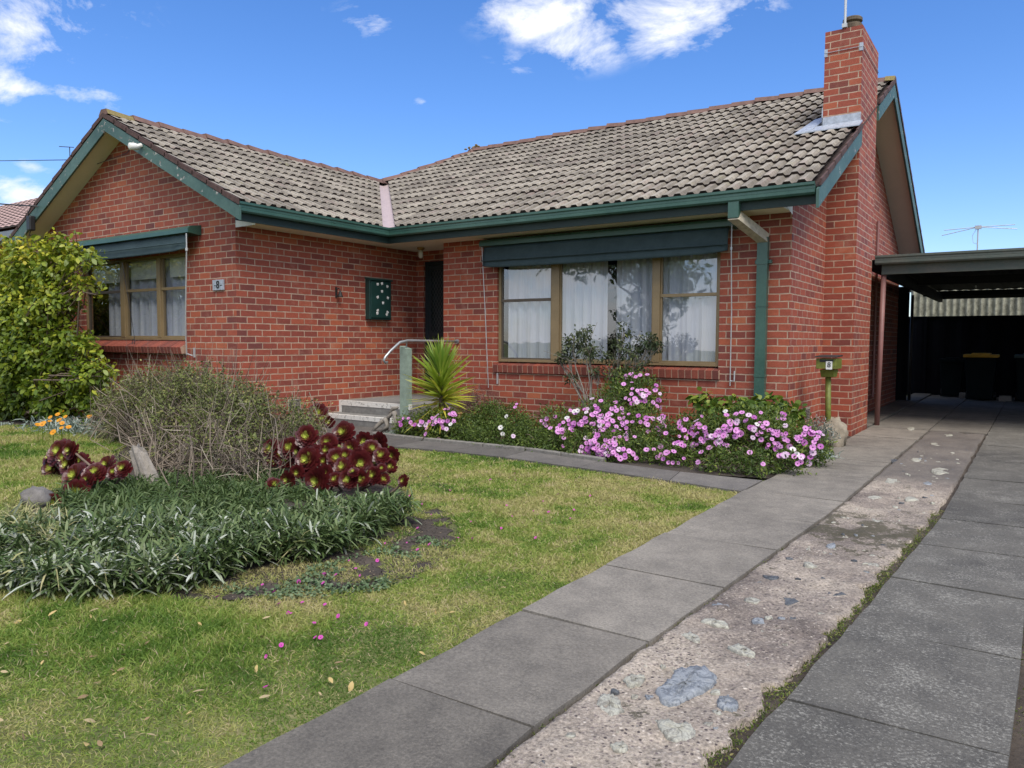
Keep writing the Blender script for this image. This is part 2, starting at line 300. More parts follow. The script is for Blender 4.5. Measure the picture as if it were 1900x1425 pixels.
# ---------------------------------------------------------------- objects
LOC = {}
def tag(o, label=None, cat=None, group=None, kind=None):
    for k, v in (('label', label), ('category', cat), ('group', group), ('kind', kind)):
        if v: o[k] = v
    return o
def thing(name, label, cat, loc, group=None, kind=None):
    o = bpy.data.objects.new(name, None); o.empty_display_size = .1; col.objects.link(o)
    o.location = Vector([float(x) for x in loc]); LOC[o.name] = np.array([float(x) for x in loc])
    return tag(o, label, cat, group, kind)
def link(o, parent=None, base=None):
    col.objects.link(o)
    if parent is not None:
        o.parent = parent; LOC[o.name] = LOC[parent.name]
    else:
        b = np.array(base if base is not None else (0, 0, 0), float); o.location = b; LOC[o.name] = b
    return o
class MB:
    def __init__(s): s.v = []; s.f = []; s.m = []; s.r = []; s.rv = .5
    def face(s, pts, mi=0):
        n = len(s.v); s.v += [tuple(map(float, p)) for p in pts]; s.f.append(tuple(range(n, n + len(pts)))); s.m.append(mi); s.r.append(s.rv)
    def hexa(s, p, mi=0):      # 8 points: bottom 4 ccw, top 4 ccw
        n = len(s.v); s.v += [tuple(map(float, q)) for q in p]
        for f in ((0, 3, 2, 1), (4, 5, 6, 7), (0, 1, 5, 4), (1, 2, 6, 5), (2, 3, 7, 6), (3, 0, 4, 7)):
            s.f.append(tuple(n + i for i in f)); s.m.append(mi); s.r.append(s.rv)
    def box(s, x0, x1, y0, y1, z0, z1, mi=0):
        s.hexa([(x0, y0, z0), (x1, y0, z0), (x1, y1, z0), (x0, y1, z0), (x0, y0, z1), (x1, y0, z1), (x1, y1, z1), (x0, y1, z1)], mi)
    def bar(s, a, b, w, h, mi=0, up=(0, 0, 1)):
        a = np.array(a, float); b = np.array(b, float); d = b - a; d /= np.linalg.norm(d)
        u = np.array(up, float); sd = np.cross(d, u); sd /= np.linalg.norm(sd); u = np.cross(sd, d)
        sd = sd * w / 2; u = u * h / 2
        s.hexa([a - sd - u, a + sd - u, b + sd - u, b - sd - u, a - sd + u, a + sd + u, b + sd + u, b - sd + u], mi)
    def tube(s, pts, r, n=8, mi=0, cap=True):
        pts = [np.array(p, float) for p in pts]; k = len(pts)
        rs = r if hasattr(r, '__len__') else [r] * k
        base = len(s.v); pu = None
        for i, p in enumerate(pts):
            d = pts[min(i + 1, k - 1)] - pts[max(i - 1, 0)]; d /= (np.linalg.norm(d) + 1e-9)
            if pu is None:
                pu = np.cross(d, (0, 0, 1) if abs(d[2]) < .9 else (1, 0, 0))
            pu = pu - d * np.dot(pu, d); pu /= np.linalg.norm(pu) + 1e-9; w = np.cross(d, pu)
            for j in range(n):
                a = 2 * math.pi * j / n; q = p + rs[i] * (math.cos(a) * pu + math.sin(a) * w); s.v.append(tuple(q))
        for i in range(k - 1):
            for j in range(n):
                a = base + i * n + j; b = base + i * n + (j + 1) % n
                s.f.append((a, b, b + n, a + n)); s.m.append(mi); s.r.append(s.rv)
        if cap:
            s.f.append(tuple(base + j for j in range(n))[::-1]); s.m.append(mi); s.r.append(s.rv)
            s.f.append(tuple(base + (k - 1) * n + j for j in range(n))); s.m.append(mi); s.r.append(s.rv)
    def lathe(s, c, prof, n=16, mi=0):
        base = len(s.v)
        for (r, z) in prof:
            for j in range(n):
                a = 2 * math.pi * j / n; s.v.append((c[0] + r * math.cos(a), c[1] + r * math.sin(a), c[2] + z))
        for i in range(len(prof) - 1):
            for j in range(n):
                a = base + i * n + j; b = base + i * n + (j + 1) % n
                s.f.append((a, b, b + n, a + n)); s.m.append(mi); s.r.append(s.rv)
        s.f.append(tuple(base + j for j in range(n))[::-1]); s.m.append(mi); s.r.append(s.rv)
        s.f.append(tuple(base + (len(prof) - 1) * n + j for j in range(n))); s.m.append(mi); s.r.append(s.rv)
    def mesh(s, name, mats, off, smooth=False):
        me = bpy.data.meshes.new(name)
        v = np.array(s.v, float) - off
        me.from_pydata(v.tolist(), [], s.f)
        for m_ in (mats if isinstance(mats, (list, tuple)) else [mats]): me.materials.append(m_)
        me.polygons.foreach_set('material_index', s.m)
        at_ = me.attributes.new('rnd', 'FLOAT', 'FACE'); at_.data.foreach_set('value', np.array(s.r, dtype=np.float32))
        if smooth: me.polygons.foreach_set('use_smooth', [True] * len(s.f))
        me.update(); return me
    def build(s, name, mats, parent=None, base=None, smooth=False, bev=0):
        off = LOC[parent.name] if parent is not None else np.array(base if base is not None else (0, 0, 0), float)
        o = bpy.data.objects.new(name, s.mesh(name, mats, off, smooth)); link(o, parent, off)
        if bev:
            b = o.modifiers.new('b', 'BEVEL'); b.width = bev; b.segments = 2; b.limit_method = 'ANGLE'; b.angle_limit = .6
        return o
def fastmesh(name, V, F, mats, off, UV=None, mi=None, smooth=False):
    """V (n,3), F (m,k) quads or tris"""
    me = bpy.data.meshes.new(name); V = np.ascontiguousarray(V - off, dtype=np.float32); F = np.ascontiguousarray(F, dtype=np.int32)
    m, k = F.shape
    me.vertices.add(len(V)); me.vertices.foreach_set('co', V.ravel())
    me.loops.add(m * k); me.loops.foreach_set('vertex_index', F.ravel())
    me.polygons.add(m); me.polygons.foreach_set('loop_start', np.arange(0, m * k, k, dtype=np.int32))
    try: me.polygons.foreach_set('loop_total', np.full(m, k, dtype=np.int32))
    except Exception: pass
    for a in (mats if isinstance(mats, (list, tuple)) else [mats]): me.materials.append(a)
    if mi is not None: me.polygons.foreach_set('material_index', mi.astype(np.int32))
    if UV is not None:
        u = me.uv_layers.new(name='UVMap'); u.data.foreach_set('uv', np.ascontiguousarray(UV[F.ravel()], dtype=np.float32).ravel())
    if smooth: me.polygons.foreach_set('use_smooth', np.ones(m, dtype=bool))
    me.update(calc_edges=True); me.validate(); return me
def nrm(a): return a / (np.linalg.norm(a, axis=-1, keepdims=True) + 1e-9)
OVAL = ((0, .15), (.25, .8), (.55, 1), (.85, .55), (1, .04))
STRAP = ((0, .7), (.35, 1), (.7, .85), (1, .05))
BLADE = ((0, 1), (.55, .7), (1, .05))
THIN = ((0, 1), (1, .5))
def leafgeo(P, D, N, L, W, prof=OVAL, bend=.2, U=None, fold=0.0):
    n = len(P); D = nrm(D); S = nrm(np.cross(D, N)); NN = np.cross(S, D)
    L = np.broadcast_to(L, (n,)); W = np.broadcast_to(W, (n,)); bend = np.broadcast_to(bend, (n,))
    if U is None: U = rng.random(n)
    k = len(prof); V = np.empty((n, k, 2, 3)); UV = np.empty((n, k, 2, 2))
    for i, (t, w) in enumerate(prof):
        c = P + D * (L * t)[:, None]; c = c - np.array([0, 0, 1.0]) * (bend * L * t * t)[:, None]
        e = S * (W * w * .5)[:, None]
        V[:, i, 0] = c - e; V[:, i, 1] = c + e; UV[:, i, :, 0] = U[:, None]; UV[:, i, :, 1] = t
    b = (np.arange(n) * 2 * k)[:, None]; F = []
    for i in range(k - 1):
        F.append(b + np.array([2 * i, 2 * i + 1, 2 * i + 3, 2 * i + 2])[None])
    return V.reshape(-1, 3), np.concatenate(F), UV.reshape(-1, 2)
def joing(parts):
    V, F, UV, MI, o = [], [], [], [], 0
    for i, (v, f, u, *mi) in enumerate(parts):
        V.append(v); F.append(f + o); UV.append(u); MI.append(np.full(len(f), mi[0] if mi else 0)); o += len(v)
    return np.concatenate(V), np.concatenate(F), np.concatenate(UV), np.concatenate(MI)
def leafobj(name, parts, mats, parent=None, base=None, smooth=False):
    V, F, UV, MI = joing(parts); off = LOC[parent.name] if parent is not None else np.array(base, float)
    o = bpy.data.objects.new(name, fastmesh(name, V, F, mats, off, UV, MI, smooth)); return link(o, parent, off)
def randdir(n, up=0.0):
    d = rng.normal(size=(n, 3)); d = nrm(d); d[:, 2] += up; return nrm(d)
def tubes_np(paths, nside=5):
    V, F, o = [], [], 0
    for pts, rs in paths:
        pts = np.asarray(pts, float); k = len(pts); T = nrm(np.gradient(pts, axis=0))
        ref = np.array([.3, .5, .8]); A = nrm(np.cross(T, ref)); B = np.cross(T, A)
        a = np.arange(nside) * 2 * math.pi / nside
        ring = pts[:, None] + np.asarray(rs)[:, None, None] * (np.cos(a)[None, :, None] * A[:, None] + np.sin(a)[None, :, None] * B[:, None])
        V.append(ring.reshape(-1, 3))
        i, j = np.meshgrid(np.arange(k - 1), np.arange(nside), indexing='ij'); i = i.ravel(); j = j.ravel(); j2 = (j + 1) % nside
        F.append(np.stack([o + i * nside + j, o + i * nside + j2, o + (i + 1) * nside + j2, o + (i + 1) * nside + j], 1)); o += k * nside
    V = np.concatenate(V); F = np.concatenate(F); return V, F, np.full((len(V), 2), .5)
def branch(p0, p1, r0, r1, k=6, wob=.06):
    t = np.linspace(0, 1, k)[:, None]; p = np.array(p0) * (1 - t) + np.array(p1) * t
    L = np.linalg.norm(np.array(p1) - np.array(p0)); w = rng.normal(size=(k, 3)) * wob * L; w[0] = 0; w[-1] = 0
    return p + w, np.linspace(r0, r1, k)

# ================================================================ HOUSE
house = thing('brick_house', 'single storey red brick house with green gutters, grey tiled roof and tall chimney', 'house', (-6.5, 9, 0))
# ---- walls
w = MB(); B0 = -.1
def wallY(y, x0, x1, z0, z1, ops=(), rev=.1, sgn=1):   # faces -y ; sgn reveals go +y
    xs = sorted({x0, x1, *[o[0] for o in ops], *[o[1] for o in ops]}); zs = sorted({z0, z1, *[o[2] for o in ops], *[o[3] for o in ops]})
    for a, b in zip(xs, xs[1:]):
        for c, d in zip(zs, zs[1:]):
            if any(o[0] <= a and b <= o[1] and o[2] <= c and d <= o[3] for o in ops): continue
            w.face([(a, y, c), (b, y, c), (b, y, d), (a, y, d)])
    for o in ops:
        a, b, c, d = o; Y = y + rev
        w.face([(a, y, c), (a, y, d), (a, Y, d), (a, Y, c)]); w.face([(b, y, d), (b, y, c), (b, Y, c), (b, Y, d)])
        w.face([(a, y, d), (b, y, d), (b, Y, d), (a, Y, d)]); w.face([(b, y, c), (a, y, c), (a, Y, c), (b, Y, c)])
XL = -13.75
WINL = (-12.55, -9.75, 1.06, 2.45); WINM = (-6.47, -3.16, .80, 2.42); DOOR = (-8.46, -7.62, .34, 2.56)
RTOP = lambda d, eave: EVZ + SL * d - .09
wallY(AY, XL, AX, B0, SOF, [WINL])
gx = lambda x: EVZ + SL * min(EVX - x, x - (2 * RX - EVX)) - .07
w.face([(XL, AY, SOF), (AX, AY, SOF), (AX, AY, gx(AX)), (RX, AY, gx(RX)), (XL, AY, gx(XL))])
wallY(BY, AX, CX, B0, SOF, [DOOR], rev=.12)
wallY(DY, CX, DX, B0, SOF, [WINM])
w.face([(AX, AY, B0), (AX, BY, B0), (AX, BY, SOF), (AX, AY, SOF)])
w.face([(CX, BY, B0), (CX, DY, B0), (CX, DY, SOF), (CX, BY, SOF)])
RYB = 2 * RY - DY; gy = lambda y: EVZ + SL * min(y - EVY, (2 * RY - EVY) - y) - .07
w.face([(DX, DY, B0), (DX, RYB, B0), (DX, RYB, gy(RYB)), (DX, RY, gy(RY)), (DX, DY, gy(DY))])
w.face([(DX, RYB, B0), (XL, RYB, B0), (XL, RYB, SOF), (DX, RYB, SOF)])
w.face([(XL, RYB, B0), (XL, AY, B0), (XL, AY, SOF), (XL, RYB, SOF)])
w.build('wall', M['brick'], house)
# dark rooms behind the windows
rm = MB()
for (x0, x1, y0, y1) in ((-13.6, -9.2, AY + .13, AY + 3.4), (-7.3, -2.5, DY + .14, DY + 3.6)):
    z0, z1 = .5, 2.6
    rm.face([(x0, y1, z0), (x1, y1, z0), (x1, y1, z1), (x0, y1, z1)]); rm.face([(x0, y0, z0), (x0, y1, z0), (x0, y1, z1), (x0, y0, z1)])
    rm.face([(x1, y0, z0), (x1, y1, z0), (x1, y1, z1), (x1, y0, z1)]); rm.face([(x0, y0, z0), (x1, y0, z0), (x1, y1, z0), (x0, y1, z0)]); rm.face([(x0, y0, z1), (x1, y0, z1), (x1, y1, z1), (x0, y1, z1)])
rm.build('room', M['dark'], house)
# ---- roof tiles
PROF = [(0, 0), (.02, 0), (.044, .028), (.106, .028), (.126, 0), (.155, 0)]
def slope_mesh(O, A, U, width, rows, gauge=.347, seed=0):
    """O eave origin, A unit along eave, U unit up the slope"""
    O = np.array(O, float); A = np.array(A, float); U = np.array(U, float); U /= np.linalg.norm(U); N = np.cross(A, U)
    if N[2] < 0: N = -N
    r = np.random.default_rng(seed); xs, hs = [], []
    ncol = int(width / .155) + 2
    for c in range(ncol):
        for (a, h) in PROF[:-1]: xs.append(c * .155 + a); hs.append(h)
    xs = np.array(xs); hs = np.array(hs); keep = xs <= width + .001; xs = xs[keep]; hs = hs[keep]; n = len(xs)
    V, F, MI, RV = [], [], [], []; o = 0
    tcol = (xs / .31).astype(int); tr_ = np.where(.5 * (hs[:-1] + hs[1:]) < .005, 1.0, np.where(np.diff(hs) < 0, .35, 0))  # trough dirt and shade put into the tile colour, one roll side partly
    for q in range(rows):
        jit = r.normal(0, .004, 400)[tcol]; jh = r.normal(0, .0025, 400)[tcol]; rv = r.random(400)
        s0 = q * gauge - .02; s1 = (q + 1) * gauge + .02
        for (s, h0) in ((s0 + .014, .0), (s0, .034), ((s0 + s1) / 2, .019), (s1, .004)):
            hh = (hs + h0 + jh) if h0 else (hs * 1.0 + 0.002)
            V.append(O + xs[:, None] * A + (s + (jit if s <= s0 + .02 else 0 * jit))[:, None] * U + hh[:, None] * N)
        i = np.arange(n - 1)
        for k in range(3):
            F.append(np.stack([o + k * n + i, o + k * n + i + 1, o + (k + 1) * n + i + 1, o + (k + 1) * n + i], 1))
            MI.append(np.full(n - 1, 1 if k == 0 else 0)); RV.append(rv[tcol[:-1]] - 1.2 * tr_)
        o += 4 * n
    return np.concatenate(V), np.concatenate(F), np.concatenate(MI), np.concatenate(RV)
roof = None
bmr = bmesh.new()
def add_slope(args, planes, extra=()):
    V, F, MI, RV = slope_mesh(*args)
    me = bpy.data.meshes.new('t'); me.from_pydata((V).tolist(), [], F.tolist())
    me.polygons.foreach_set('material_index', MI)
    a = me.attributes.new('rnd', 'FLOAT', 'FACE'); a.data.foreach_set('value', RV.astype(np.float32))
    b = bmesh.new(); b.from_mesh(me)
    for co, no in planes:
        bmesh.ops.bisect_plane(b, geom=b.verts[:] + b.edges[:] + b.faces[:], plane_co=co, plane_no=no, clear_outer=True)
    b.to_mesh(me); b.free(); bmr.from_mesh(me); bpy.data.meshes.remove(me)
UF = (0, 1, SL); UB = (0, -1, SL); UE = (-1, 0, SL); UW = (1, 0, SL)
nrows = int(math.hypot(RY - EVY, (RY - EVY) * SL) / .347) + 1; nrw = int(math.hypot(EVX - RX, (EVX - RX) * SL) / .347) + 1
HTX = -10.05; WLX = 2 * RX - EVX
hipn = Vector((-(RY - (EVY + EVX - RX)), (HTX - RX), 0)).normalized()       # outward (left) normal of hip cut in plan
mp = Vector((RX, EVY + EVX - RX, 0))
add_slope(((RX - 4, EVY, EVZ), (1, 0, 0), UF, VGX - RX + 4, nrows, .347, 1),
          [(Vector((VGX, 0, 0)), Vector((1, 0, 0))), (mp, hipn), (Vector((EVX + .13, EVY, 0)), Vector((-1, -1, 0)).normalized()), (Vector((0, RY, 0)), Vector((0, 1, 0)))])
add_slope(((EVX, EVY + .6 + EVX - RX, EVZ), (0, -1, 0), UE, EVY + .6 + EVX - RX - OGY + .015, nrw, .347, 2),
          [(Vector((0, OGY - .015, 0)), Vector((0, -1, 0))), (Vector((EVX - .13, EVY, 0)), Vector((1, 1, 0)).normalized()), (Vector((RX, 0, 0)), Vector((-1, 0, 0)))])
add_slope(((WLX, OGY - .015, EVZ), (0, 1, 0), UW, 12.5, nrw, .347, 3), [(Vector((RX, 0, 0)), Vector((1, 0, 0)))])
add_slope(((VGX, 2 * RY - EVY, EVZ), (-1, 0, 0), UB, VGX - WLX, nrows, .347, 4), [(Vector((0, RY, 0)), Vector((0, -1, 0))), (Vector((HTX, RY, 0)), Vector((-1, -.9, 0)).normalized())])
me = bpy.data.meshes.new('roof'); bmr.to_mesh(me); bmr.free()
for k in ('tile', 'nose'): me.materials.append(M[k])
off = LOC[house.name]; me.transform(Matrix.Translation(-Vector(off)))
roof = bpy.data.objects.new('roof', me); link(roof, house)
# underlay so no light leaks through the tiles
ul = MB(); dz = -.035
def P3(x, y, z): return (x, y, z + dz)
ul.face([P3(EVX, EVY, EVZ), P3(VGX, EVY, EVZ), P3(VGX, RY, RZM), P3(HTX, RY, RZM), P3(RX, EVY + EVX - RX, RZW)])
ul.face([P3(EVX, OGY, EVZ), P3(EVX, EVY, EVZ), P3(RX, EVY + EVX - RX, RZW), P3(RX, OGY, RZW)])
ul.face([P3(WLX, OGY, EVZ), P3(RX, OGY, RZW), P3(RX, EVY + EVX - RX, RZW), P3(HTX, RY, RZM), P3(WLX, 2 * RY - EVY, EVZ)])
ul.face([P3(VGX, 2 * RY - EVY, EVZ), P3(VGX, RY, RZM), P3(HTX, RY, RZM), P3(WLX, 2 * RY - EVY, EVZ)])
ul.build('roof_underlay', M['nose'], roof)
# valley flashing
vf = MB(); a = np.array((EVX + .02, EVY + .0, EVZ - .01)); b = np.array((RX, EVY + EVX - RX, RZW - .03)); sd = np.array((1, 1, 0)) / 2 ** .5 * .12
up = np.array((0, 0, .045))
for k in range(5):
    t0, t1 = k / 5, (k + 1) / 5; p, q = a + (b - a) * t0, a + (b - a) * t1; j = up * .1 * (5 - k)
    vf.face([p - sd + up * .9, p + j, q + j, q - sd + up * .9]); vf.face([p + j, p + sd + up * .9, q + sd + up * .9, q + j])
vf.build('valley_flashing', M['valley'], roof)
# ridge caps
rc = MB()
def caps(a, b, w=.12, drop=.055, ln=.4, mossat=()):
    a = np.array(a, float); b = np.array(b, float); L = np.linalg.norm(b - a); d = (b - a) / L; sdv = np.cross(d, (0, 0, 1)); sdv /= np.linalg.norm(sdv); upv = np.cross(sdv, d)
    n = int(L / ln) + 1
    for i in range(n):
        p = a + d * (i * ln); q = a + d * min(L, (i + 1) * ln + .03); h0 = .03 + random.uniform(-.008, .012); h1 = .008; sk = random.uniform(-.012, .012)
        mt = 2 if i in mossat else 1
        def ring(c, h, s): return [c - sdv * (w + s) + upv * (h - drop), c - sdv * (w * .38 + s) + upv * (h + .03), c + sdv * (w * .6 + s) + upv * (h + .024), c + sdv * (w + s) + upv * (h - drop)]
        r0, r1 = ring(p, h0 + .02, .012), ring(q + sdv * sk, h1 + .02, 0)
        for k, mi in ((0, 0), (1, mt), (2, 0)): rc.face([r0[k], r0[k + 1], r1[k + 1], r1[k]], 2 if (mt == 2) else mi)
        rc.face([r0[0], r0[1], r0[2], r0[3]], 0); rc.face([r1[3], r1[2], r1[1], r1[0]], 0)
caps((RX, OGY - .03, RZW), (RX, EVY + EVX - RX + .1, RZW), mossat=(0,))
caps((RX, EVY + EVX - RX, RZW + .02), (HTX, RY, RZM))
caps((HTX, RY, RZM + .02), (VGX + .02, RY, RZM), mossat=(20,))
rc.build('ridge_cap', [M['ridge'], M['ridgetop'], M['moss']], roof)
ms = MB()
for _ in range(26):
    c = np.array((HTX, RY, RZM + .1)) + rng.normal(size=3) * (.12, .05, .02); r_ = rng.uniform(.02, .04)
    ms.lathe(c - (0, 0, r_ / 2), [(r_ * .3, 0), (r_, r_ * .3), (r_ * .9, r_ * .7), (r_ * .3, r_)], 7)
ms.build('moss_clump', M['moss'], roof, smooth=True)
# verge edges (thick tile edges along the gables)
def verge(a, b, mi=0):
    vg = MB()
    a = np.array(a, float); b = np.array(b, float); L = np.linalg.norm(b - a); d = (b - a) / L; n = int(L / .347)
    for i in range(n + 1):
        p = a + d * (i * .347 - .02); q = a + d * min(L, ((i + 1) * .347))
        vg.hexa([p + (0, 0, -.02), p + sidev + (0, 0, -.02), q + sidev + (0, 0, -.035), q + (0, 0, -.035), p + (0, 0, .05), p + sidev + (0, 0, .05), q + sidev + (0, 0, .03), q + (0, 0, .03)])
    vg.build('verge_tile', M['verge'], roof)
sidev = np.array((0, -.022, 0)); verge((EVX + .03, OGY - .016, EVZ), (RX, OGY - .016, RZW)); verge((WLX - .03, OGY - .016, EVZ), (RX, OGY - .016, RZW))
sidev = np.array((.022, 0, 0)); verge((VGX, EVY, EVZ), (VGX, EY - .02, EVZ + SL * (EY - .02 - EVY))); verge((VGX, 2 * RY - EVY, EVZ), (VGX, RY, RZM))
a0 = EVZ + SL * (GY + .02 - EVY); verge((VGX, GY + .02, a0), (VGX, RY, RZM))
# ---- bargeboards
BH = .2; bb = None
def barge(p, q, t, mb, h=BH, dz0=-.05):
    mb = MB()
    p = np.array(p, float); q = np.array(q, float); t = np.array(t, float); z = np.array((0, 0, 1.0))
    mb.hexa([p + z * (dz0 - h), p + t + z * (dz0 - h), q + t + z * (dz0 - h), q + z * (dz0 - h), p + z * dz0, p + t + z * dz0, q + t + z * dz0, q + z * dz0])
    mb.build('bargeboard', M['barge'], house)
barge((EVX + .06, OGY - .03, EVZ - .0), (RX, OGY - .03, RZW), (0, .03, 0), bb, .17)
barge((RX, OGY - .0301, RZW), (WLX - .06, OGY - .0301, EVZ), (0, .03, 0), bb)
barge((VGX - .02, EVY - .06, EVZ - .02), (VGX - .02, EY - .003, EVZ + SL * (EY - EVY)), (.03, 0, 0), bb)
barge((VGX - .02, GY + .004, EVZ + SL * (GY - EVY)), (VGX - .02, RY, RZM), (.03, 0, 0), bb)
barge((VGX - .0201, RY, RZM), (VGX - .0201, 2 * RY - EVY, EVZ), (.03, 0, 0), bb)
# ---- soffits
sf = MB()
z = SOF
sf.box(XL, AX, AY - .001, AY + .0, z, z + .001) if 0 else None
# flat eaves soffit (L shape under the gutters) incl. porch ceiling
sf.box(AX + .002, EVX - .06, AY, DY - .4, z, z + .02)
sf.box(AX + .002, CX - .0, DY - .4, BY - .002, z, z + .02)
sf.box(CX, DX, EVY + .05, DY - .002, z, z + .02)
sf.build('soffit', M['soffit'], house)
# sloping rake soffits
zo = -.2
def rake(p0, p1, t):
    p0 = np.array(p0, float); p1 = np.array(p1, float); t = np.array(t, float); th = np.array((0, 0, .015))
    sf = MB(); sf.hexa([p0, p0 + t, p1 + t, p1, p0 + th, p0 + t + th, p1 + t + th, p1 + th]); sf.build('soffit', M['soffit'], house)
rake((AX, OGY, EVZ + zo + SL * (EVX - AX)), (RX, OGY, RZW + zo), (0, .298, 0)); rake((RX, OGY, RZW + zo), (WLX, OGY, EVZ + zo), (0, .298, 0))
rake((VGX - .02, EVY + .3, EVZ + zo + SL * .3), (VGX - .02, EY - .002, EVZ + zo + SL * (EY - EVY)), (-.378, 0, 0))
rake((VGX - .02, GY + .002, EVZ + zo + SL * (GY - EVY)), (VGX - .02, RY, RZM + zo), (-.378, 0, 0)); rake((VGX - .02, RY, RZM + zo), (VGX - .02, 2 * RY - EVY, EVZ + zo), (-.378, 0, 0))
# white end caps of the boxed eaves
sf = MB(); sf.face([(AX + .012, AY - .004, z - .03), (EVX - .065, AY - .004, z - .025), (EVX - .065, AY - .004, z + .15), (AX + .012, AY - .004, z + .19)]); sf.build('eave_cap', M['white'], house); sf = MB()
sf.face([(DX + .004, EVY + .065, z + .06), (DX + .004, DY - .01, z - .03), (DX + .004, DY - .02, z + .22), (DX + .004, EVY + .06, z + .17)])
sf.build('eave_cap', M['white'], house)
# fascia
fa = MB()
fa.box(EVX - .06, EVX - .035, OGY, EVY + .035, z - .01, z + .19)
fa.box(EVX - .035, VGX - .03, EVY + .035, EVY + .06, z - .01, z + .19)
fa.build('fascia', M['fascia'], house)
# gutters : swept profile (out, z)
GP = [(-.02, -.0), (.085, 0), (.1, .02), (.1, .045), (.092, .052), (.1, .06), (.1, .085), (.112, .1), (.112, .128), (.1, .13), (.097, .02), (-.018, .02)]
def gut(path, zb):
    gt = MB(); n = len(GP); rings = []
    for (x, y, ox, oy) in path: rings.append([(x + ox * a, y + oy * a, zb + h) for a, h in GP])
    for r0, r1 in zip(rings, rings[1:]):
        for i in range(n): gt.face([r0[i], r0[(i + 1) % n], r1[(i + 1) % n], r1[i]])
    gt.face(rings[0][:10]); gt.face(rings[-1][:10][::-1]); gt.build('gutter', M['gutter'], house)
ZG = 2.815
def joins():
    for (x_, y_, ox, oy) in ((EVX - .06, 7.4, 1, 0), (-5.9, EVY + .06, 0, -1), (-7.75, EVY + .06, 0, -1)):
        g_ = MB(); e = .004; tx, ty = (0, 1) if ox else (1, 0); r0 = [(x_ + ox * (a * 1.0 + e) - tx * .04, y_ + oy * (a + e) - ty * .04, ZG + h) for a, h in GP[1:10]]; r1 = [(a + tx * .08, b + ty * .08, c) for a, b, c in r0]
        for i in range(8): g_.face([r0[i], r0[i + 1], r1[i + 1], r1[i]])
        g_.build('gutter_joiner', M['gutter'], house)
joins()
gut([(EVX - .06, 5.87, 1, 0), (EVX - .06, EVY + .06, 1, -1), (VGX - .04, EVY + .06, 0, -1)], ZG)
gut([(WLX + .05, 5.87, -1, 0), (WLX + .05, 17.8, -1, 0)], ZG)
# ---- downpipe
dp = MB(); x = -2.64; wd = .1
dp.box(-2.9, -2.78, DY - .53, DY - .44, 2.64, ZG + .002)
dp.hexa([(-2.9, DY - .53, 2.62), (-2.78, DY - .53, 2.62), (x + .062, DY - .09, 2.4), (x - .058, DY - .09, 2.4), (-2.9, DY - .43, 2.72), (-2.78, DY - .43, 2.72), (x + .062, DY - .01, 2.5), (x - .058, DY - .01, 2.5)], 1)
dp.box(x - .058, x + .062, DY - .085, DY - .012, .1, 2.46)
dp.box(x - .063, x + .067, DY - .09, DY - .008, 1.66, 1.68); dp.box(x - .063, x + .067, DY - .09, DY - .008, .84, .87)
dp.box(x - .09, x + .1, DY - .05, DY - .004, 2.16, 2.2); dp.box(x - .063, x + .067, DY - .092, DY - .008, 2.15, 2.21)
dp.build('downpipe', [M['gutter'], simple('old_pipe', (.42, .38, .3), .6, .4, 20)], house)
# thin pipes on the side wall
for (yy, zz, rr) in ((14.5, 3.35, .02), (13.6, 2.6, .014)):
    pp = MB(); pp.tube([(DX + .03, yy, zz), (DX + .03, yy, .3)], rr, 8); pp.build('wall_pipe', M['pinkpost'], house)
# ---- chimney
ch = MB(); CXL = -2.405
def chside(a, b, c, d, z0, z1): ch.face([(a, b, z0), (c, d, z0), (c, d, z1), (a, b, z1)])
CT = 5.3
ch.box(CXL, FX, EY, GY, 3.0, CT); ch.box(DX - .0, FX - .0005, EY + .0005, GY - .0005, B0, 2.999)
chimney = ch.build('chimney', M['brick'], house)
fl = MB(); zc = EVZ + SL * (EY - EVY)
fl.box(CXL - .012, FX + .006, EY - .012, EY - .002, zc + .0, zc + .17)
fl.box(CXL - .014, CXL - .002, EY - .012, EY + .2, zc + .02, zc + .3)
fl.hexa([(CXL - .12, EY - .2, zc - .045), (FX + .03, EY - .2, zc - .045), (FX + .03, EY - .01, zc + .05), (CXL - .12, EY - .01, zc + .05),
         (CXL - .12, EY - .2, zc - .03), (FX + .03, EY - .2, zc - .03), (FX + .03, EY - .01, zc + .07), (CXL - .12, EY - .01, zc + .07)])
fl.hexa([(CXL - .3, EY - .25, zc - .06), (CXL - .1, EY - .2, zc - .045), (CXL - .01, EY + .5, zc + .31), (CXL - .2, EY + .4, zc + .255),
         (CXL - .3, EY - .25, zc - .045), (CXL - .1, EY - .2, zc - .02), (CXL - .01, EY + .5, zc + .34), (CXL - .2, EY + .4, zc + .275)])
fl.build('flashing', M['lead'], chimney)
pt = MB(); pt.lathe((-2.11, EY + .18, CT), [(.11, 0), (.12, .03), (.12, .08), (.095, .1), (.095, .11), (.12, .125), (.12, .16), (.105, .175), (.075, .175), (.075, .1)], 22)
pt.build('chimney_pot', M['potclay'], chimney, smooth=False)
st = MB()
for xx in (CXL - .004, FX - .035): st.box(xx, xx + .04, EY - .006, EY + .03, 4.98, 5.08)
st.box(FX - .03, FX + .006, EY - .0065, EY + .03, 4.98, 5.08)
st.tube([(CXL, EY - .008, 5.03), (FX, EY - .008, 5.03)], .004, 6); st.tube([(FX + .008, EY, 5.03), (FX + .008, GY, 5.03)], .004, 6)
st.build('strap', M['lead'], chimney)
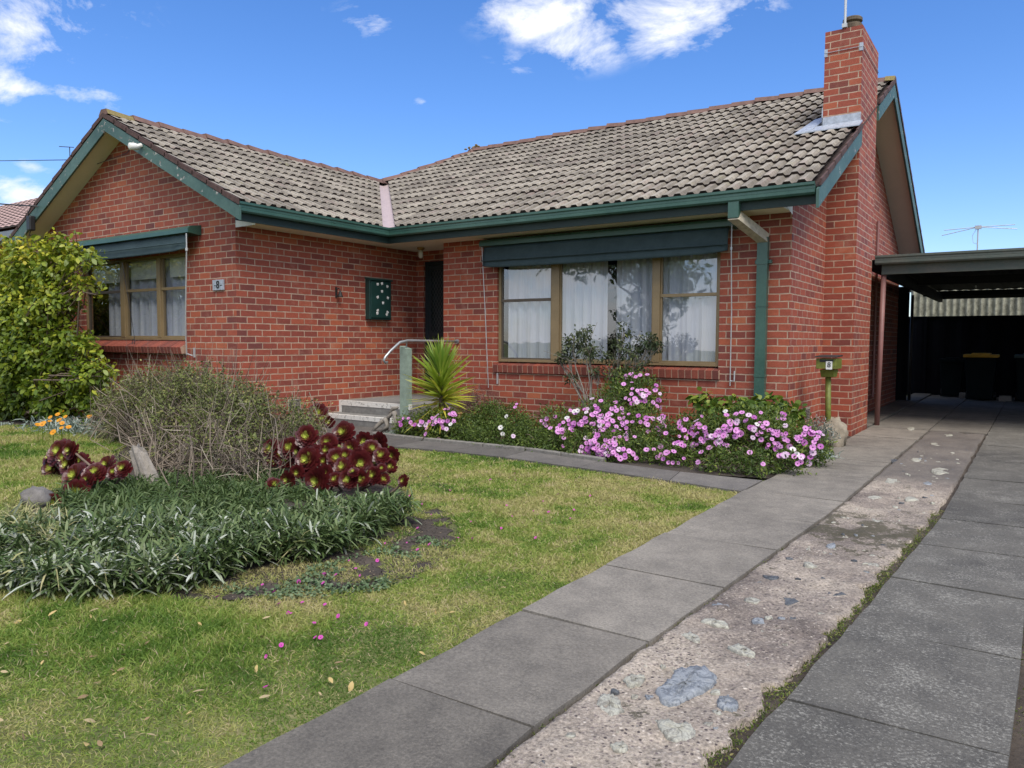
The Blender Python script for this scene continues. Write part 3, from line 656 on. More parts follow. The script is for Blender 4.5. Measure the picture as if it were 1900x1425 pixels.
# ---- bricks sills
def sill(x0, x1, yw, z0, z1, proud, lean, cnt, back=.12, dp_=.035):
    s = MB(); ww = (x1 - x0) / cnt
    for i in range(cnt):
        a = x0 + i * ww + .005; b = a + ww - .01; s.rv = random.random(); dz_ = random.uniform(-.003, .003)
        s.hexa([(a, yw - proud, z0 + dz_), (b, yw - proud, z0 + dz_), (b, yw + back, z0), (a, yw + back, z0), (a, yw - proud - lean, z1 - dp_ + dz_), (b, yw - proud - lean, z1 - dp_ + dz_), (b, yw + back, z1 + .01), (a, yw + back, z1 + .01)])
    o = s.build('window_sill', M['sillbrick'], house, bev=.004)
    m = MB(); m.hexa([(x0, yw - proud + .004, z0 + .003), (x1, yw - proud + .004, z0 + .003), (x1, yw + back, z0 + .003), (x0, yw + back, z0 + .003), (x0, yw - proud - lean + .006, z1 - dp_ - .006), (x1, yw - proud - lean + .006, z1 - dp_ - .006), (x1, yw + back, z1 + .005), (x0, yw + back, z1 + .005)])
    m.build('mortar_bed', M['mortar'], o); return o
sill(-6.52, -3.14, DY, .79, .935, .03, .012, 39)
sill(-12.6, -9.74, AY, 1.045, 1.225, .09, .02, 34, back=.06, dp_=.085)
# ---- windows
def fold_curtain(mb, x0, x1, y, z0, z1, amp=.03, per=.16, seed=0, lean=0.0):
    r = np.random.default_rng(seed); n = max(6, int((x1 - x0) / .012)); ph = r.random() * 6
    xs = np.linspace(0, 1, n); w_ = np.cumsum(r.uniform(.5, 1.5, n)) ; w_ = w_ / w_[-1] * (x1 - x0) / per * 6.28
    yy = y + amp * np.sin(w_ + ph) + amp * .4 * np.sin(w_ * 2.3 + 1)
    for i in range(n - 1):
        xa, xb = x0 + (x1 - x0) * xs[i], x0 + (x1 - x0) * xs[i + 1]; L = lean
        mb.face([(xa + L * xs[i], yy[i], z0), (xb + L * xs[i + 1], yy[i + 1], z0), (xb, yy[i + 1] * .5 + (y) * .5, z1), (xa, yy[i] * .5 + y * .5, z1)])
def window(x0, x1, y, z0, z1, mull, trans, lights, name='window'):
    """frame set back in the opening at y; mull: list of (xa, xb)"""
    fr = MB(); fw = .04
    fr.box(x0, x0 + fw, y, y + .09, z0, z1); fr.box(x1 - fw, x1, y, y + .09, z0, z1)
    fr.box(x0 + fw, x1 - fw, y, y + .09, z0, z0 + fw); fr.box(x0 + fw, x1 - fw, y, y + .09, z1 - fw, z1)
    for a, b in mull: fr.box(a, b, y - .006, y + .088, z0 + fw, z1 - fw)
    f = fr.build('window', M['bronze'], house, bev=.003)
    edges = [x0 + fw] + [e for m_ in mull for e in m_] + [x1 - fw]
    for i in range(0, len(edges), 2):
        a, b = edges[i], edges[i + 1]; s = MB(); sw = .02
        zt = trans[i // 2]
        s.box(a, a + sw, y + .02, y + .06, z0 + fw, z1 - fw); s.box(b - sw, b, y + .02, y + .06, z0 + fw, z1 - fw)
        s.box(a + sw, b - sw, y + .02, y + .06, z0 + fw, z0 + fw + sw)
        if zt: s.box(a, b, y + .012, y + .05, zt - .02, zt + .02)
        s.build('sash', M['bronze'] if i else M['bronzedk'], f, bev=.002)
        g = MB(); g.face([(a + .004, y + .037, z0 + fw), (b - .004, y + .037, z0 + fw), (b - .004, y + .037, z1 - fw), (a + .004, y + .037, z1 - fw)]); g.build('pane', M['glass'], f)
    return f
wm = window(-6.47, -3.16, DY + .035, .945, 2.42, [(-5.57, -5.44), (-4.05, -3.95)], [1.83, None, 1.83], None)
cu = MB(); cy = DY + .135
fold_curtain(cu, -6.36, -5.52, cy, .9, 2.5, .03, .17, 1); fold_curtain(cu, -5.47, -4.75, cy, .9, 2.5, .03, .15, 2); fold_curtain(cu, -4.62, -4.0, cy, .9, 2.5, .03, .15, 3, lean=.03)
fold_curtain(cu, -3.98, -3.18, cy, .9, 2.5, .03, .2, 4)
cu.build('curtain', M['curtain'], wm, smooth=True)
wl = window(-12.55, -9.75, AY + .03, 1.235, 2.45, [(-11.51, -11.4), (-10.52, -10.43)], [1.97, 1.97, 1.97], None)
cu = MB(); cy = AY + .17
fold_curtain(cu, -12.1, -11.4, cy, 1.1, 2.5, .03, .2, 5, lean=.0); fold_curtain(cu, -11.42, -10.5, cy, 1.1, 2.5, .045, .22, 6, lean=.1); fold_curtain(cu, -10.5, -9.76, cy, 1.1, 2.5, .03, .2, 7)
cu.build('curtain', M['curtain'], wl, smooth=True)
bl = MB(); bl.box(-12.45, -11.56, AY + .105, AY + .11, 2.13, 2.45); bl.box(-11.33, -10.55, AY + .105, AY + .11, 2.15, 2.45); bl.box(-10.3, -9.8, AY + .105, AY + .11, 2.15, 2.45)
bl.box(-12.45, -11.56, AY + .1, AY + .115, 2.115, 2.13); bl.box(-11.33, -10.55, AY + .1, AY + .115, 2.135, 2.15); bl.box(-10.3, -9.8, AY + .1, AY + .115, 2.135, 2.15)
bl.build('roller_blind', M['blind'], wl)
# ---- front door (screen door in frame)
dr = MB(); x0, x1, z0, z1 = DOOR; y = BY + .04
dr.box(x0, x0 + .07, y, y + .1, z0, z1); dr.box(x1 - .05, x1, y, y + .1, z0, z1); dr.box(x0 + .07, x1 - .05, y, y + .1, z1 - .06, z1)
dr.box(x0 + .07, x1 - .05, y + .06, y + .1, z0, z1 - .06)
door = dr.build('door', M['doorg'], house, bev=.003)
sd_ = MB(); a, b = x0 + .07, x1 - .05; y2 = y + .01
sd_.box(a, a + .06, y2, y2 + .03, z0 + .01, z1 - .07); sd_.box(b - .06, b, y2, y2 + .03, z0 + .01, z1 - .07); sd_.box(a, b, y2 - .001, y2 + .031, z1 - .14, z1 - .07); sd_.box(a, b, y2 - .001, y2 + .031, z0 + .01, z0 + .1); sd_.box(a, b, y2 - .001, y2 + .031, 1.32, 1.4)
scr = sd_.build('screen_door', M['doorg'], door)
la = MB(); ax0, ax1, az0, az1 = a + .06, b - .06, z0 + .1, z1 - .14
k = -4.0
while k < 6:
    for sg in (1, -1):
        # line z = sg*1.6*(x-ax0) + k
        pts = []
        for x_ in (ax0, ax1):
            zz = (1.6 * (x_ - ax0) * sg) + k
            pts.append([x_, zz])
        (xa, za), (xb, zb) = pts
        def clip(xa, za, xb, zb):
            t0, t1 = 0, 1; dz_ = zb - za
            for lo, sgn in ((az0, 1), (az1, -1)):
                qa = (za - lo) * sgn; qb = (zb - lo) * sgn
                if qa < 0 and qb < 0: return None
                if qa < 0: t0 = max(t0, qa / (qa - qb))
                elif qb < 0: t1 = min(t1, qa / (qa - qb))
            return None if t0 >= t1 else (xa + (xb - xa) * t0, za + dz_ * t0, xa + (xb - xa) * t1, za + dz_ * t1)
        c_ = clip(xa, za, xb, zb)
        if c_ and (c_[2] - c_[0]) > .01: la.bar((c_[0], y2 + (.004 if sg > 0 else .009), c_[1]), (c_[2], y2 + (.004 if sg > 0 else .009), c_[3]), .004, .004, up=(0, 1, 0))
    k += .1
la.build('lattice', M['mesh'], door)
# ---- air vents
VM = simple('vent_metal', (.33, .3, .24), .6, .3, 20)
for (xv, ya, yb, za, zb) in ((AX, 6.99, 7.22, .25, .41), (DX, 9.85, 10.1, .28, .43)):
    av = MB(); av.box(xv - .01, xv + .004, ya, yb, za, zb); vt = av.build('air_vent', VM, house); vv = MB(); z_ = za + .015
    while z_ < zb - .02: vv.box(xv + .004, xv + .007, ya + .02, yb - .02, z_, z_ + .008); z_ += .02
    vv.build('vent_slots', M['black'], vt)

# ================================================================ things fixed to or standing by the house
def awning(label, x0, x1, yb, zt, zb, drop, proj=.16):
    t = thing('window_awning', label, 'awning', ((x0 + x1) / 2, yb, zt), 'green roller awnings above the front windows')
    h = MB(); y1 = yb - .004
    prof = [(0, 0), (-proj * .8, -.025), (-proj, -.06), (-proj, -.115), (-.02, -.135), (0, -.135)]
    n = len(prof)
    for a, b in zip(prof, prof[1:] + prof[:1]): h.face([(x0, y1 + a[0], zt + a[1]), (x1, y1 + a[0], zt + a[1]), (x1, y1 + b[0], zt + b[1]), (x0, y1 + b[0], zt + b[1])])
    h.face([(x0, y1 + a, zt + b) for a, b in prof]); h.face([(x1, y1 + a, zt + b) for a, b in prof][::-1])
    h.build('head_box', M['awnbox'], t)
    # canvas as a hanging sheet with folds near its ends
    n, k = 60, 10; V = []; 
    xa, xb = x0 + .06, x1 - .06
    for j in range(k + 1):
        tt = j / k
        for i in range(n + 1):
            s = i / n; e = min(s, 1 - s) * (xb - xa)
            z_ = zt - .13 - (drop) * tt + (.03 * math.exp(-e / .12) * tt if True else 0) - .012 * math.sin(s * 3.14) * tt
            y_ = y1 - proj * .75 - .05 * tt - .02 * math.exp(-e / .25) * math.sin(e * 22 + tt * 5) * tt + .003 * math.sin(s * 31)
            V.append((xa + (xb - xa) * s, y_, z_))
    F = [(j * (n + 1) + i, j * (n + 1) + i + 1, (j + 1) * (n + 1) + i + 1, (j + 1) * (n + 1) + i) for j in range(k) for i in range(n)]
    me = bpy.data.meshes.new('canvas'); me.from_pydata((np.array(V) - LOC[t.name]).tolist(), [], F); me.materials.append(M['canvas']); me.polygons.foreach_set('use_smooth', [True] * len(F))
    o = bpy.data.objects.new('canvas', me); link(o, t); s_ = o.modifiers.new('s', 'SOLIDIFY'); s_.thickness = .003
    b = MB(); zb_ = zt - .13 - drop + .1; b.tube([(xa, y1 - proj * .75 - .062, zb_), (xb, y1 - proj * .75 - .062, zb_)], .008, 8); b.build('hem_bar', M['canvas'], t)
    return t, y1 - proj * .75 - .03
t, ya = awning('long dark green roller awning over the wide front window, hanging under the eave', -6.68, -2.96, DY, 2.725, 2.3, .3)
rd = MB(); rd.tube([(-2.975, DY - .16, 2.62), (-2.975, DY - .16, 2.3), (-2.99, DY - .06, 1.6), (-3.0, DY - .03, .72)], .007, 8); rd.tube([(-2.975, DY - .16, 2.36), (-2.975, DY - .16, 2.33)], .014, 8)
rd.tube([(-3.0, DY - .03, .78), (-2.95, DY - .03, .78), (-2.95, DY - .03, .9)], .009, 6); rd.build('arm', M['alu'], t)
rd = MB(); rd.tube([(-6.63, DY - .16, 2.6), (-6.62, DY - .1, 1.8), (-6.6, DY - .03, .56)], .006, 8); rd.box(-6.46, -6.44, DY - .02, DY - .003, .62, .78); rd.build('arm', M['alu'], t)
t, ya = awning('short green roller awning with grey-green canvas over the gable window', -12.82, -9.36, AY, 2.79, 2.4, .22, proj=.2)
rd = MB(); rd.tube([(-9.4, AY - .2, 2.66), (-9.4, AY - .2, 2.45), (-9.62, AY - .1, 1.4), (-9.68, AY - .05, 1.03)], .009, 8); rd.tube([(-9.4, AY - .2, 2.47), (-9.4, AY - .2, 2.43)], .018, 8)
rd.box(-9.57, -9.545, AY - .02, AY - .003, 1.0, 1.13); rd.tube([(-9.68, AY - .05, 1.05), (-9.57, AY - .03, 1.02)], .008, 6); rd.build('arm', M['alu'], t)
rd = MB(); rd.tube([(-10.98, AY - .22, 2.35), (-10.99, AY - .1, 1.6), (-11.02, AY - .04, 1.24)], .004, 6)
rd.tube([(-11.02 + .03 * math.sin(a_), AY - .06, 1.2 + .045 * math.cos(a_)) for a_ in np.linspace(0, 6.28, 12)], .004, 5); rd.build('pull_cord', M['wire'], t)

# number plate
t = thing('number_plate', 'pale square house number plate reading 8 on the brick corner', 'number plate', (-8.97, AY, 1.97))
p = MB(); p.box(-9.1, -8.86, AY - .025, AY - .003, 1.9, 2.04); p.build('plate', M['lead'], t, bev=.004)
def text(s, size, matm, loc, rot, parent, name='number', ext=.002, bold=.0):
    c = bpy.data.curves.new(name, 'FONT'); c.body = s; c.size = size; c.extrude = ext; c.offset = bold; c.align_x = 'CENTER'; c.align_y = 'CENTER'
    tmp = bpy.data.objects.new('tmp', c); col.objects.link(tmp); dg = bpy.context.evaluated_depsgraph_get(); me = bpy.data.meshes.new_from_object(tmp.evaluated_get(dg))
    bpy.data.objects.remove(tmp); me.transform(Matrix.Translation(Vector(loc) - Vector(LOC[parent.name])) @ rot); me.materials.clear(); me.materials.append(matm)
    o = bpy.data.objects.new(name, me); return link(o, parent)
RXZ = Matrix.Rotation(math.pi / 2, 4, 'X')
text('8', .14, M['ink'], (-8.98, AY - .028, 1.97), RXZ, t, bold=.003)
for a_ in (-9.06, -8.93): q = MB(); q.box(a_, a_ + .035, AY - .028, AY - .024, 1.957, 1.967); q.build('ornament', M['ink'], t)
# meter box
t = thing('meter_box', 'dark green metal meter box with white butterfly stickers on side wall', 'meter box', (AX, 8.78, 1.56))
p = MB(); p.box(AX, AX + .1, 8.5, 8.98, 1.57, 2.2); p.build('body', M['meter'], t, bev=.01)
p = MB(); p.hexa([(AX, 8.49, 2.2), (AX, 8.99, 2.2), (AX + .13, 8.99, 2.18), (AX + .13, 8.49, 2.18), (AX, 8.49, 2.23), (AX, 8.99, 2.23), (AX + .13, 8.99, 2.205), (AX + .13, 8.49, 2.205)])
p.box(AX + .1, AX + .115, 8.525, 8.955, 1.6, 2.16); p.build('lid', M['meter'], t, bev=.004)
for (u, v, r_) in ((.3, .93, .1), (.52, .96, .3), (.8, .89, -.3), (.52, .74, .1), (.3, .57, .4), (.82, .57, -.3), (.57, .42, 0), (.3, .2, .5), (.27, .12, -.2), (.8, .16, -.5), (.77, .1, .4)):
    cy_, cz_ = 8.53 + .43 * u, 1.6 + .56 * v; xx = AX + .117
    bf = MB()
    for sx in (-1, 1):
        for (dy, dzz, sz) in ((.012, .01, .014), (.011, -.011, .009)):
            oy, oz = sx * dy, dzz; yy = cy_ + oy * math.cos(r_) - oz * math.sin(r_); zz = cz_ + oy * math.sin(r_) + oz * math.cos(r_)
            bf.face([(xx, yy + sz * math.cos(a_), zz + sz * math.sin(a_)) for a_ in np.linspace(0, 6.283, 9)[:-1]])
    bf.build('butterfly_sticker', M['sticker'], t)
# bell
t = thing('wall_bell', 'small black iron bell on a scrolled bracket on side wall', 'bell', (AX, 7.92, 1.97))
p = MB(); p.tube([(AX, 7.9, 1.95), (AX + .02, 7.9, 2.0), (AX + .05, 7.91, 2.02), (AX + .07, 7.92, 2.0)], .007, 7); p.box(AX, AX + .01, 7.885, 7.92, 1.88, 2.04); p.build('bracket', M['iron'], t)
p = MB(); p.lathe((AX + .07, 7.92, 1.89), [(.045, 0), (.04, .015), (.028, .04), (.024, .065), (.01, .085), (.006, .11)], 14); p.build('bell', M['iron'], t, smooth=True)
# porch lamp
t = thing('porch_lamp', 'small brass ceiling lamp with clear jar shade under the porch soffit', 'lamp', (-8.13, 9.25, SOF))
p = MB(); p.lathe((-8.13, 9.25, SOF - .045), [(.03, 0), (.06, .02), (.06, .044)], 16); p.build('mount', M['brass'], t)
p = MB(); p.lathe((-8.13, 9.25, SOF - .17), [(.02, 0), (.038, .02), (.038, .09), (.028, .125)], 14); p.build('lamp_shade', M['bulb'], t, smooth=True)
# flood light
t = thing('security_light', 'round white security light on the green bargeboard of front gable', 'security light', (-10.2, OGY - .03, 3.85))
p = MB(); p.tube([(-10.2, OGY - .04, 3.9), (-10.2, OGY - .11, 3.87)], .03, 10); p.build('bracket', M['white'], t)
p = MB(); p.tube([(-10.22, OGY - .06, 3.87), (-10.22, OGY - .12, 3.87), (-10.22, OGY - .19, 3.86), (-10.22, OGY - .2, 3.86)], [.035, .048, .048, .03], 16); p.build('lamp_head', M['white'], t, smooth=True)
p = MB(); p.tube([(-10.22, OGY - .05, 3.9), (-10.5, OGY - .01, 3.93), (-11.0, OGY + .2, 3.95), (-12.4, OGY + .25, 3.9)], .005, 5); p.build('cable', M['wire'], t)
# service connection box + wires
t = thing('service_box', 'black electrical connection box hanging on the left bargeboard', 'electrical box', (-13.4, OGY - .03, 3.1))
p = MB(); p.box(-13.47, -13.34, OGY - .13, OGY - .035, 2.98, 3.22); p.build('body', M['black'], t, bev=.02)
p = MB(); p.tube([(-13.25, OGY - .04, 3.36), (-13.28, OGY - .1, 3.36), (-13.32, OGY - .14, 3.37)], .012, 8); p.build('hook', M['black'], t); p = MB(); p.tube([(-13.33, OGY - .1, 3.36), (-13.38, OGY - .13, 3.25), (-13.42, OGY - .08, 3.18)], .008, 6); p.build('lead_wire', M['black'], t); p = MB()
p.tube([(-13.42, OGY - .08, 3.0), (-13.44, OGY - .1, 2.9), (-13.38, OGY - .06, 2.92)], .008, 6); p.build('lead_wire', M['black'], t)
p = MB(); a = np.array((-13.3, OGY - .13, 3.36)); b = np.array((-30.0, 3.5, 6.5)); p.tube([a + (b - a) * s - np.array((0, 0, .9)) * (1 - (2 * s - 1) ** 2) * 0.35 for s in np.linspace(0, 1, 16)], .012, 6)
tag(p.build('power_cable', M['wire'], None, base=(-20, 5, 0)), 'thick black power cable running from the gable bargeboard to the street side', 'cable')
p = MB(); a = np.array((-12.1, 7.5, 4.3)); b = atY(-260, 302, 7.5); p.tube([a + (b - a) * s for s in np.linspace(0, 1, 8)], .008, 6)
tag(p.build('aerial_wire', M['wire'], None, base=(-16, 7.5, 4)), 'thin straight blue-black wire crossing the sky to the gable roof', 'wire')
p = MB(); c = atY(118, 271, 9.5); p.tube([c + (-.22, 0, .02), c + (.5, 0, -.1)], .01, 6); p.tube([c + (.3, 0, -.06), c + (.3, 0, -1.6)], .012, 6)
tag(p.build('roof_aerial', M['wire'], None, base=c), 'short thin aerial rod poking out behind the left roof slope', 'aerial')

# ---- steps
t = thing('front_steps', 'two grey concrete steps and landing with chipped white painted edges', 'steps', (-7.9, 8.5, 0))
s = MB(); s.box(AX, -7.2, 7.95, DY, -.05, .34); s.box(AX, CX - .0, DY, BY, -.05, .3399); s.box(AX, -7.25, 7.64, 7.949, -.05, .165)
s.build('step', M['concretestep'], t, bev=.006)
def edgepaint():
    m, nt, b = mat('chipped_white_edge'); n = noise(nt, pos(nt), 22, 5, .7)
    r = ramp(nt, n, [(.55, (.7, .7, .66)), (.6, (.3, .3, .28))]); lk(nt, r.outputs[0], b.inputs['Base Color']); b.inputs['Roughness'].default_value = .7; return m
e = MB(); e.box(AX + .001, -7.197, 7.944, 8.0, .27, .344); e.box(AX + .001, -7.247, 7.634, 7.7, .108, .169); e.box(AX + .0, AX + .05, 7.943, 7.99, .16, .345)
e.build('nosing', edgepaint(), t)
t = thing('handrail', 'bent galvanised steel handrail on a square green post beside the steps', 'handrail', (-7.2, 7.95, 0))
p = MB(); p.box(-7.34, -7.22, 7.9, 8.02, 0, 1.12); p.hexa([(-7.34, 7.9, 1.12), (-7.22, 7.9, 1.12), (-7.22, 8.02, 1.12), (-7.34, 8.02, 1.12), (-7.34, 7.9, 1.17), (-7.22, 7.9, 1.13), (-7.22, 8.02, 1.13), (-7.34, 8.02, 1.17)]); p.build('post', M['post'], t)
p = MB(); xr = -7.2
p.tube([(xr, DY - .002, 1.235), (xr, 8.4, 1.24), (xr - .03, 7.95, 1.245), (xr - .04, 7.8, 1.22), (xr - .05, 7.62, 1.1), (xr - .05, 7.52, 1.02), (xr - .05, 7.49, .975), (xr - .05, 7.52, .945), (xr - .05, 7.56, .95)], .019, 10); p.lathe((xr, DY - .02, 1.235), [(.0, 0), (.0, 0)], 4) if 0 else None
p.build('rail', M['steel'], t, smooth=True)
p = MB(); p.tube([(xr, DY - .004, 1.235), (xr, DY - .03, 1.235)], .035, 12); p.build('bracket', M['steel'], t)
p = MB(); p.tube([(-7.28, 7.96, 1.12), (-7.25, 7.96, 1.24)], .01, 8); p.build('bracket', M['steel'], t)

# ================================================================ carport
t = thing('carport', 'flat roofed carport with faded green gutter and pink steel posts', 'carport', (0, 16, 0))
CY0, CY1, CXa, CXb = 12.12, 20.3, -2.3, 3.6
p = MB()
n = 56
for i in range(n):
    xa = CXa + (CXb - CXa) * i / n; xb = CXa + (CXb - CXa) * (i + 1) / n; za = 2.44 + .02 * (i % 2); zb = 2.44 + .02 * ((i + 1) % 2)
    p.face([(xa, CY0 + .1, za), (xb, CY0 + .1, zb), (xb, CY1, zb + .02), (xa, CY1, za + .02)])
p.build('roof', M['cproof'], t)
p = MB(); n_ = len(GP)
for (y_, zz) in ((CY0, 2.375),):
    r0 = [(-1.945, y_ + .05 - a * .9, zz + h) for a, h in GP]; r1 = [(CXb, y_ + .05 - a * .9, zz + h) for a, h in GP]
    for i in range(n_): p.face([r0[i], r0[(i + 1) % n_], r1[(i + 1) % n_], r1[i]])
    p.face(r0[:10])
p.build('gutter', M['cpgreen'], t)
p = MB(); p.box(-1.87, CXb, CY0 + .06, CY0 + .12, 2.235, 2.385); p.build('beam', M['cpgreen'], t, bev=.004)
p = MB(); p.box(-1.87, -1.8, CY0 + .121, CY1, 2.2, 2.385); p.box(CXa + .1, CXb, CY1 - .08, CY1, 2.34, 2.455); p.box(-1.79, CXb, 15.6, 15.68, 2.3, 2.43); p.build('beam', M['cproof'], t)
for (x_, y_, rr, mm) in ((-1.875, 12.24, .036, 'pinkpost'), (-2.12, 17.75, .03, 'iron'), (3.3, 12.3, .036, 'pinkpost'), (3.3, 19.2, .036, 'pinkpost')):
    p = MB(); p.tube([(x_ + (.03 if y_ < 12.3 else 0), y_, 2.24), (x_, y_, .03)], rr, 12); p.build('post', M[mm], t, smooth=True)
p = MB(); p.box(-2.0, CXb, CY1 + .01, CY1 + .03, 2.27, 2.42); p.build('drop_cloth', M['black'], t)
# back fence
t = thing('metal_fence', 'tall dark steel panel fence closing the back of the carport', 'fence', (0, 20.4, 0))
p = MB(); n = 120
for i in range(n):
    xa = -7 + 14 * i / n; xb = -7 + 14 * (i + 1) / n; ya = 20.4 + .03 * ((i // 2) % 2); yb = 20.4 + .03 * (((i + 1) // 2) % 2)
    p.face([(xa, ya, -.02), (xb, yb, -.02), (xb, yb, 1.84), (xa, ya, 1.84)])
p.build('panel', M['colorbond'], t)
p = MB(); p.box(-7, 7, 20.37, 20.46, 1.84, 1.88); p.build('top_rail', M['colorbond'], t)
for i in range(6):
    p = MB(); p.box(-6.9 + i * 2.37, -6.85 + i * 2.37, 20.36, 20.4, 0, 1.85); p.build('post', M['colorbond'], t)
t = thing('light_block_fence', 'unseen dark fence added along the carport to block side light', 'fence', (3.75, 14, 0))  # unseen fence, added to keep side light out of the carport
p = MB(); n = 160
for i in range(n):
    ya = 9 + 11.4 * i / n; yb = 9 + 11.4 * (i + 1) / n; p.face([(3.75 + .03 * ((i // 2) % 2), ya, 0), (3.75 + .03 * (((i + 1) // 2) % 2), yb, 0), (3.75 + .03 * (((i + 1) // 2) % 2), yb, 2.2), (3.75 + .03 * ((i // 2) % 2), ya, 2.2)])
p.build('panel', M['colorbond'], t); p = MB(); p.box(3.72, 3.82, 9, 20.4, 2.2, 2.24); p.build('top_rail', M['colorbond'], t)
t = thing('side_gate', 'dark gate panel between the house corner and carport post', 'gate', (-2.6, 17.7, 0))
p = MB(); n = 14
for i in range(n):
    xa = -3.5 + 1.33 * i / n; xb = -3.5 + 1.33 * (i + 1) / n; p.face([(xa, 17.72 + .015 * (i % 2), .04), (xb, 17.72 + .015 * ((i + 1) % 2), .04), (xb, 17.72 + .015 * ((i + 1) % 2), 2.42), (xa, 17.72 + .015 * (i % 2), 2.42)])
p.build('panel', M['colorbond'], t); 
for z_ in (.1, 1.8): p = MB(); p.box(-3.5, -2.17, 17.69, 17.72, z_, z_ + .05); p.build('frame', M['colorbond'], t)
# corrugated sheet wall of shed behind
t = thing('garden_shed', 'old shed of corrugated cement sheet seen over the dark fence', 'shed', (0, 22.2, 0))
p = MB(); V = []; n = 520
for i in range(n):
    xa = -2.62 + 9 * i / n; xb = -2.62 + 9 * (i + 1) / n; f_ = lambda x_: 21.6 + .035 * math.cos(x_ / .146 * 6.283)
    p.rv = .5; p.face([(xa, f_(xa), 0), (xb, f_(xb), 0), (xb, f_(xb), 2.62), (xa, f_(xa), 2.62)])
p.build('wall', M['corr'], t, smooth=True)
p = MB(); p.box(-2.62, 6.4, 21.7, 24.0, 0, 2.55); p.box(-2.7, 6.5, 21.66, 24.2, 2.56, 2.62); p.build('roof', M['cproof'], t)
# bins
def bin_(x_, y_, h, wd, lidmat, label, lid='bin_lid'):
    t = thing('wheelie_bin', label, 'bin', (x_, y_, 0), 'wheelie bins along the carport back fence')
    p = MB(); a, b = wd * .4, wd * .5; d0, d1 = wd * .42, wd * .55
    p.hexa([(x_ - a, y_ - d0, .06), (x_ + a, y_ - d0, .06), (x_ + a, y_ + d0, .06), (x_ - a, y_ + d0, .06), (x_ - b, y_ - d1, h), (x_ + b, y_ - d1, h), (x_ + b, y_ + d1, h), (x_ - b, y_ + d1, h)])
    p.box(x_ - b - .015, x_ + b + .015, y_ - d1 - .015, y_ + d1 + .015, h - .04, h); p.build('body', M['bin'], t, bev=.015)
    p = MB(); p.box(x_ - b - .03, x_ + b + .03, y_ - d1 - .03, y_ + d1 + .02, h - .03, h + .035); p.box(x_ - b * .6, x_ + b * .6, y_ - d1 * .8, y_ + d1 * .8, h + .035, h + .06)
    p.build('lid', M[lidmat], t, bev=.01)
    for sx in (-1, 1):
        p = MB(); p.tube([(x_ + sx * a, y_ + d0, .1), (x_ + sx * (a + .05), y_ + d0, .1)], .1, 14); p.build('wheel', M['black'], t)
    p = MB(); p.tube([(x_ - a, y_ + d1 + .03, h - .02), (x_ + a, y_ + d1 + .03, h - .02)], .015, 8); p.build('handle', M['black'], t)
bin_(-.93, 19.2, .98, .58, 'yellow', 'dark bin with bright yellow lid in the middle of the carport back')
bin_(-1.52, 19.9, .86, .46, 'bin', 'smaller all-dark bin with dark lid beside the yellow lidded one')
bin_(-.02, 19.2, .98, .58, 'redlid', 'dark bin with pale green lid cut off by the photo edge')
for (x_, y_, a, lab) in ((-1.28, 19.55, .12, 'small pale concrete block on the floor between the two left bins'), (-.47, 19.1, .22, 'wider pale concrete block on the floor right of the yellow lidded bin')):
    p = MB(); p.box(x_ - a / 2, x_ + a / 2, y_ - .08, y_ + .08, 0.03, .15); tag(p.build('concrete_block', M['block'], None, base=(x_, y_, 0), bev=.006), lab, 'concrete block', 'concrete blocks by the bins')
# antennas
t = thing('tv_antenna', 'thin television antenna with wide arms on mast above carport roof', 'antenna', (-1.02, 18.6, 2.47))
c = atY(1815, 423, 18.6); p = MB(); p.tube([(c[0], 18.6, 2.4), (c[0], 18.6, c[2])], .014, 7); p.build('mast', M['alu'], t)
p = MB()
for (dx, dz_) in ((-.62, .0), (-.66, -.12), (.64, .02), (.68, -.08)): p.tube([c + (0, 0, .02), c + (dx, 0.0, dz_ * .9 + .0)], .008, 6)
p.box(c[0] - .06, c[0] + .06, 18.57, 18.63, c[2] - .02, c[2] + .05); p.tube([c + (-.03, 0, -.02), c + (-.1, 0, -.15), c + (-.08, 0, -.3), c + (-.01, 0, -.33)], .005, 5); p.build('aerial_arm', M['alu'], t)
p = MB(); c = atY(1575, 41, EY + .25); p.tube([(c[0], EY + .02, CT - .5 + .55), (c[0] - .0, EY + .02, 6.6)], .017, 8)
p.box(c[0] - .03, c[0] + .03, EY - .02, EY + .03, 5.31, 5.36)
tag(p.build('chimney_mast', M['alu'], None, base=(c[0], EY, 5.3)), 'pale steel antenna mast rising from behind the chimney top', 'mast')

# ================================================================ mailbox
t = thing('mailbox', 'olive green metal letterbox with number 8 on a pipe post', 'letterbox', (-1.98, 9.55, 0))
p = MB(); cx_, cy_ = -1.985, 9.5
x0, x1, y0, y1, z0, z1 = -2.1, -1.88, 9.34, 9.66, .94, 1.06
p.box(x0, x1, y0, y1, z0, z1); 
p.hexa([(x0 + .04, y0 + .09, .84), (x1 - .04, y0 + .09, .84), (x1 - .04, y1 - .06, .84), (x0 + .04, y1 - .06, .84), (x0 + .03, y0 + .06, .929), (x1 - .03, y0 + .06, .929), (x1 - .03, y1 - .02, .929), (x0 + .03, y1 - .02, .929)])
p.build('box', M['mailgreen'], t, bev=.004)
p = MB(); p.hexa([(x0 - .01, y0 - .03, 1.072), (x1 + .01, y0 - .03, 1.072), (x1 + .01, y1, 1.085), (x0 - .01, y1, 1.085), (x0 - .01, y0 - .03, 1.085), (x1 + .01, y0 - .03, 1.085), (x1 + .01, y1, 1.1), (x0 - .01, y1, 1.1)]); p.build('lid', M['iron'], t)
p = MB(); p.box(x0 + .04, x1 - .03, y0 - .003, y0 + .002, 1.02, 1.05); p.build('slot', M['ink'], t)
p = MB(); p.box(-1.99, -1.92, y0 - .0032, y0 - .0005, .935, 1.03); p.build('number_sticker', M['sticker'], t)
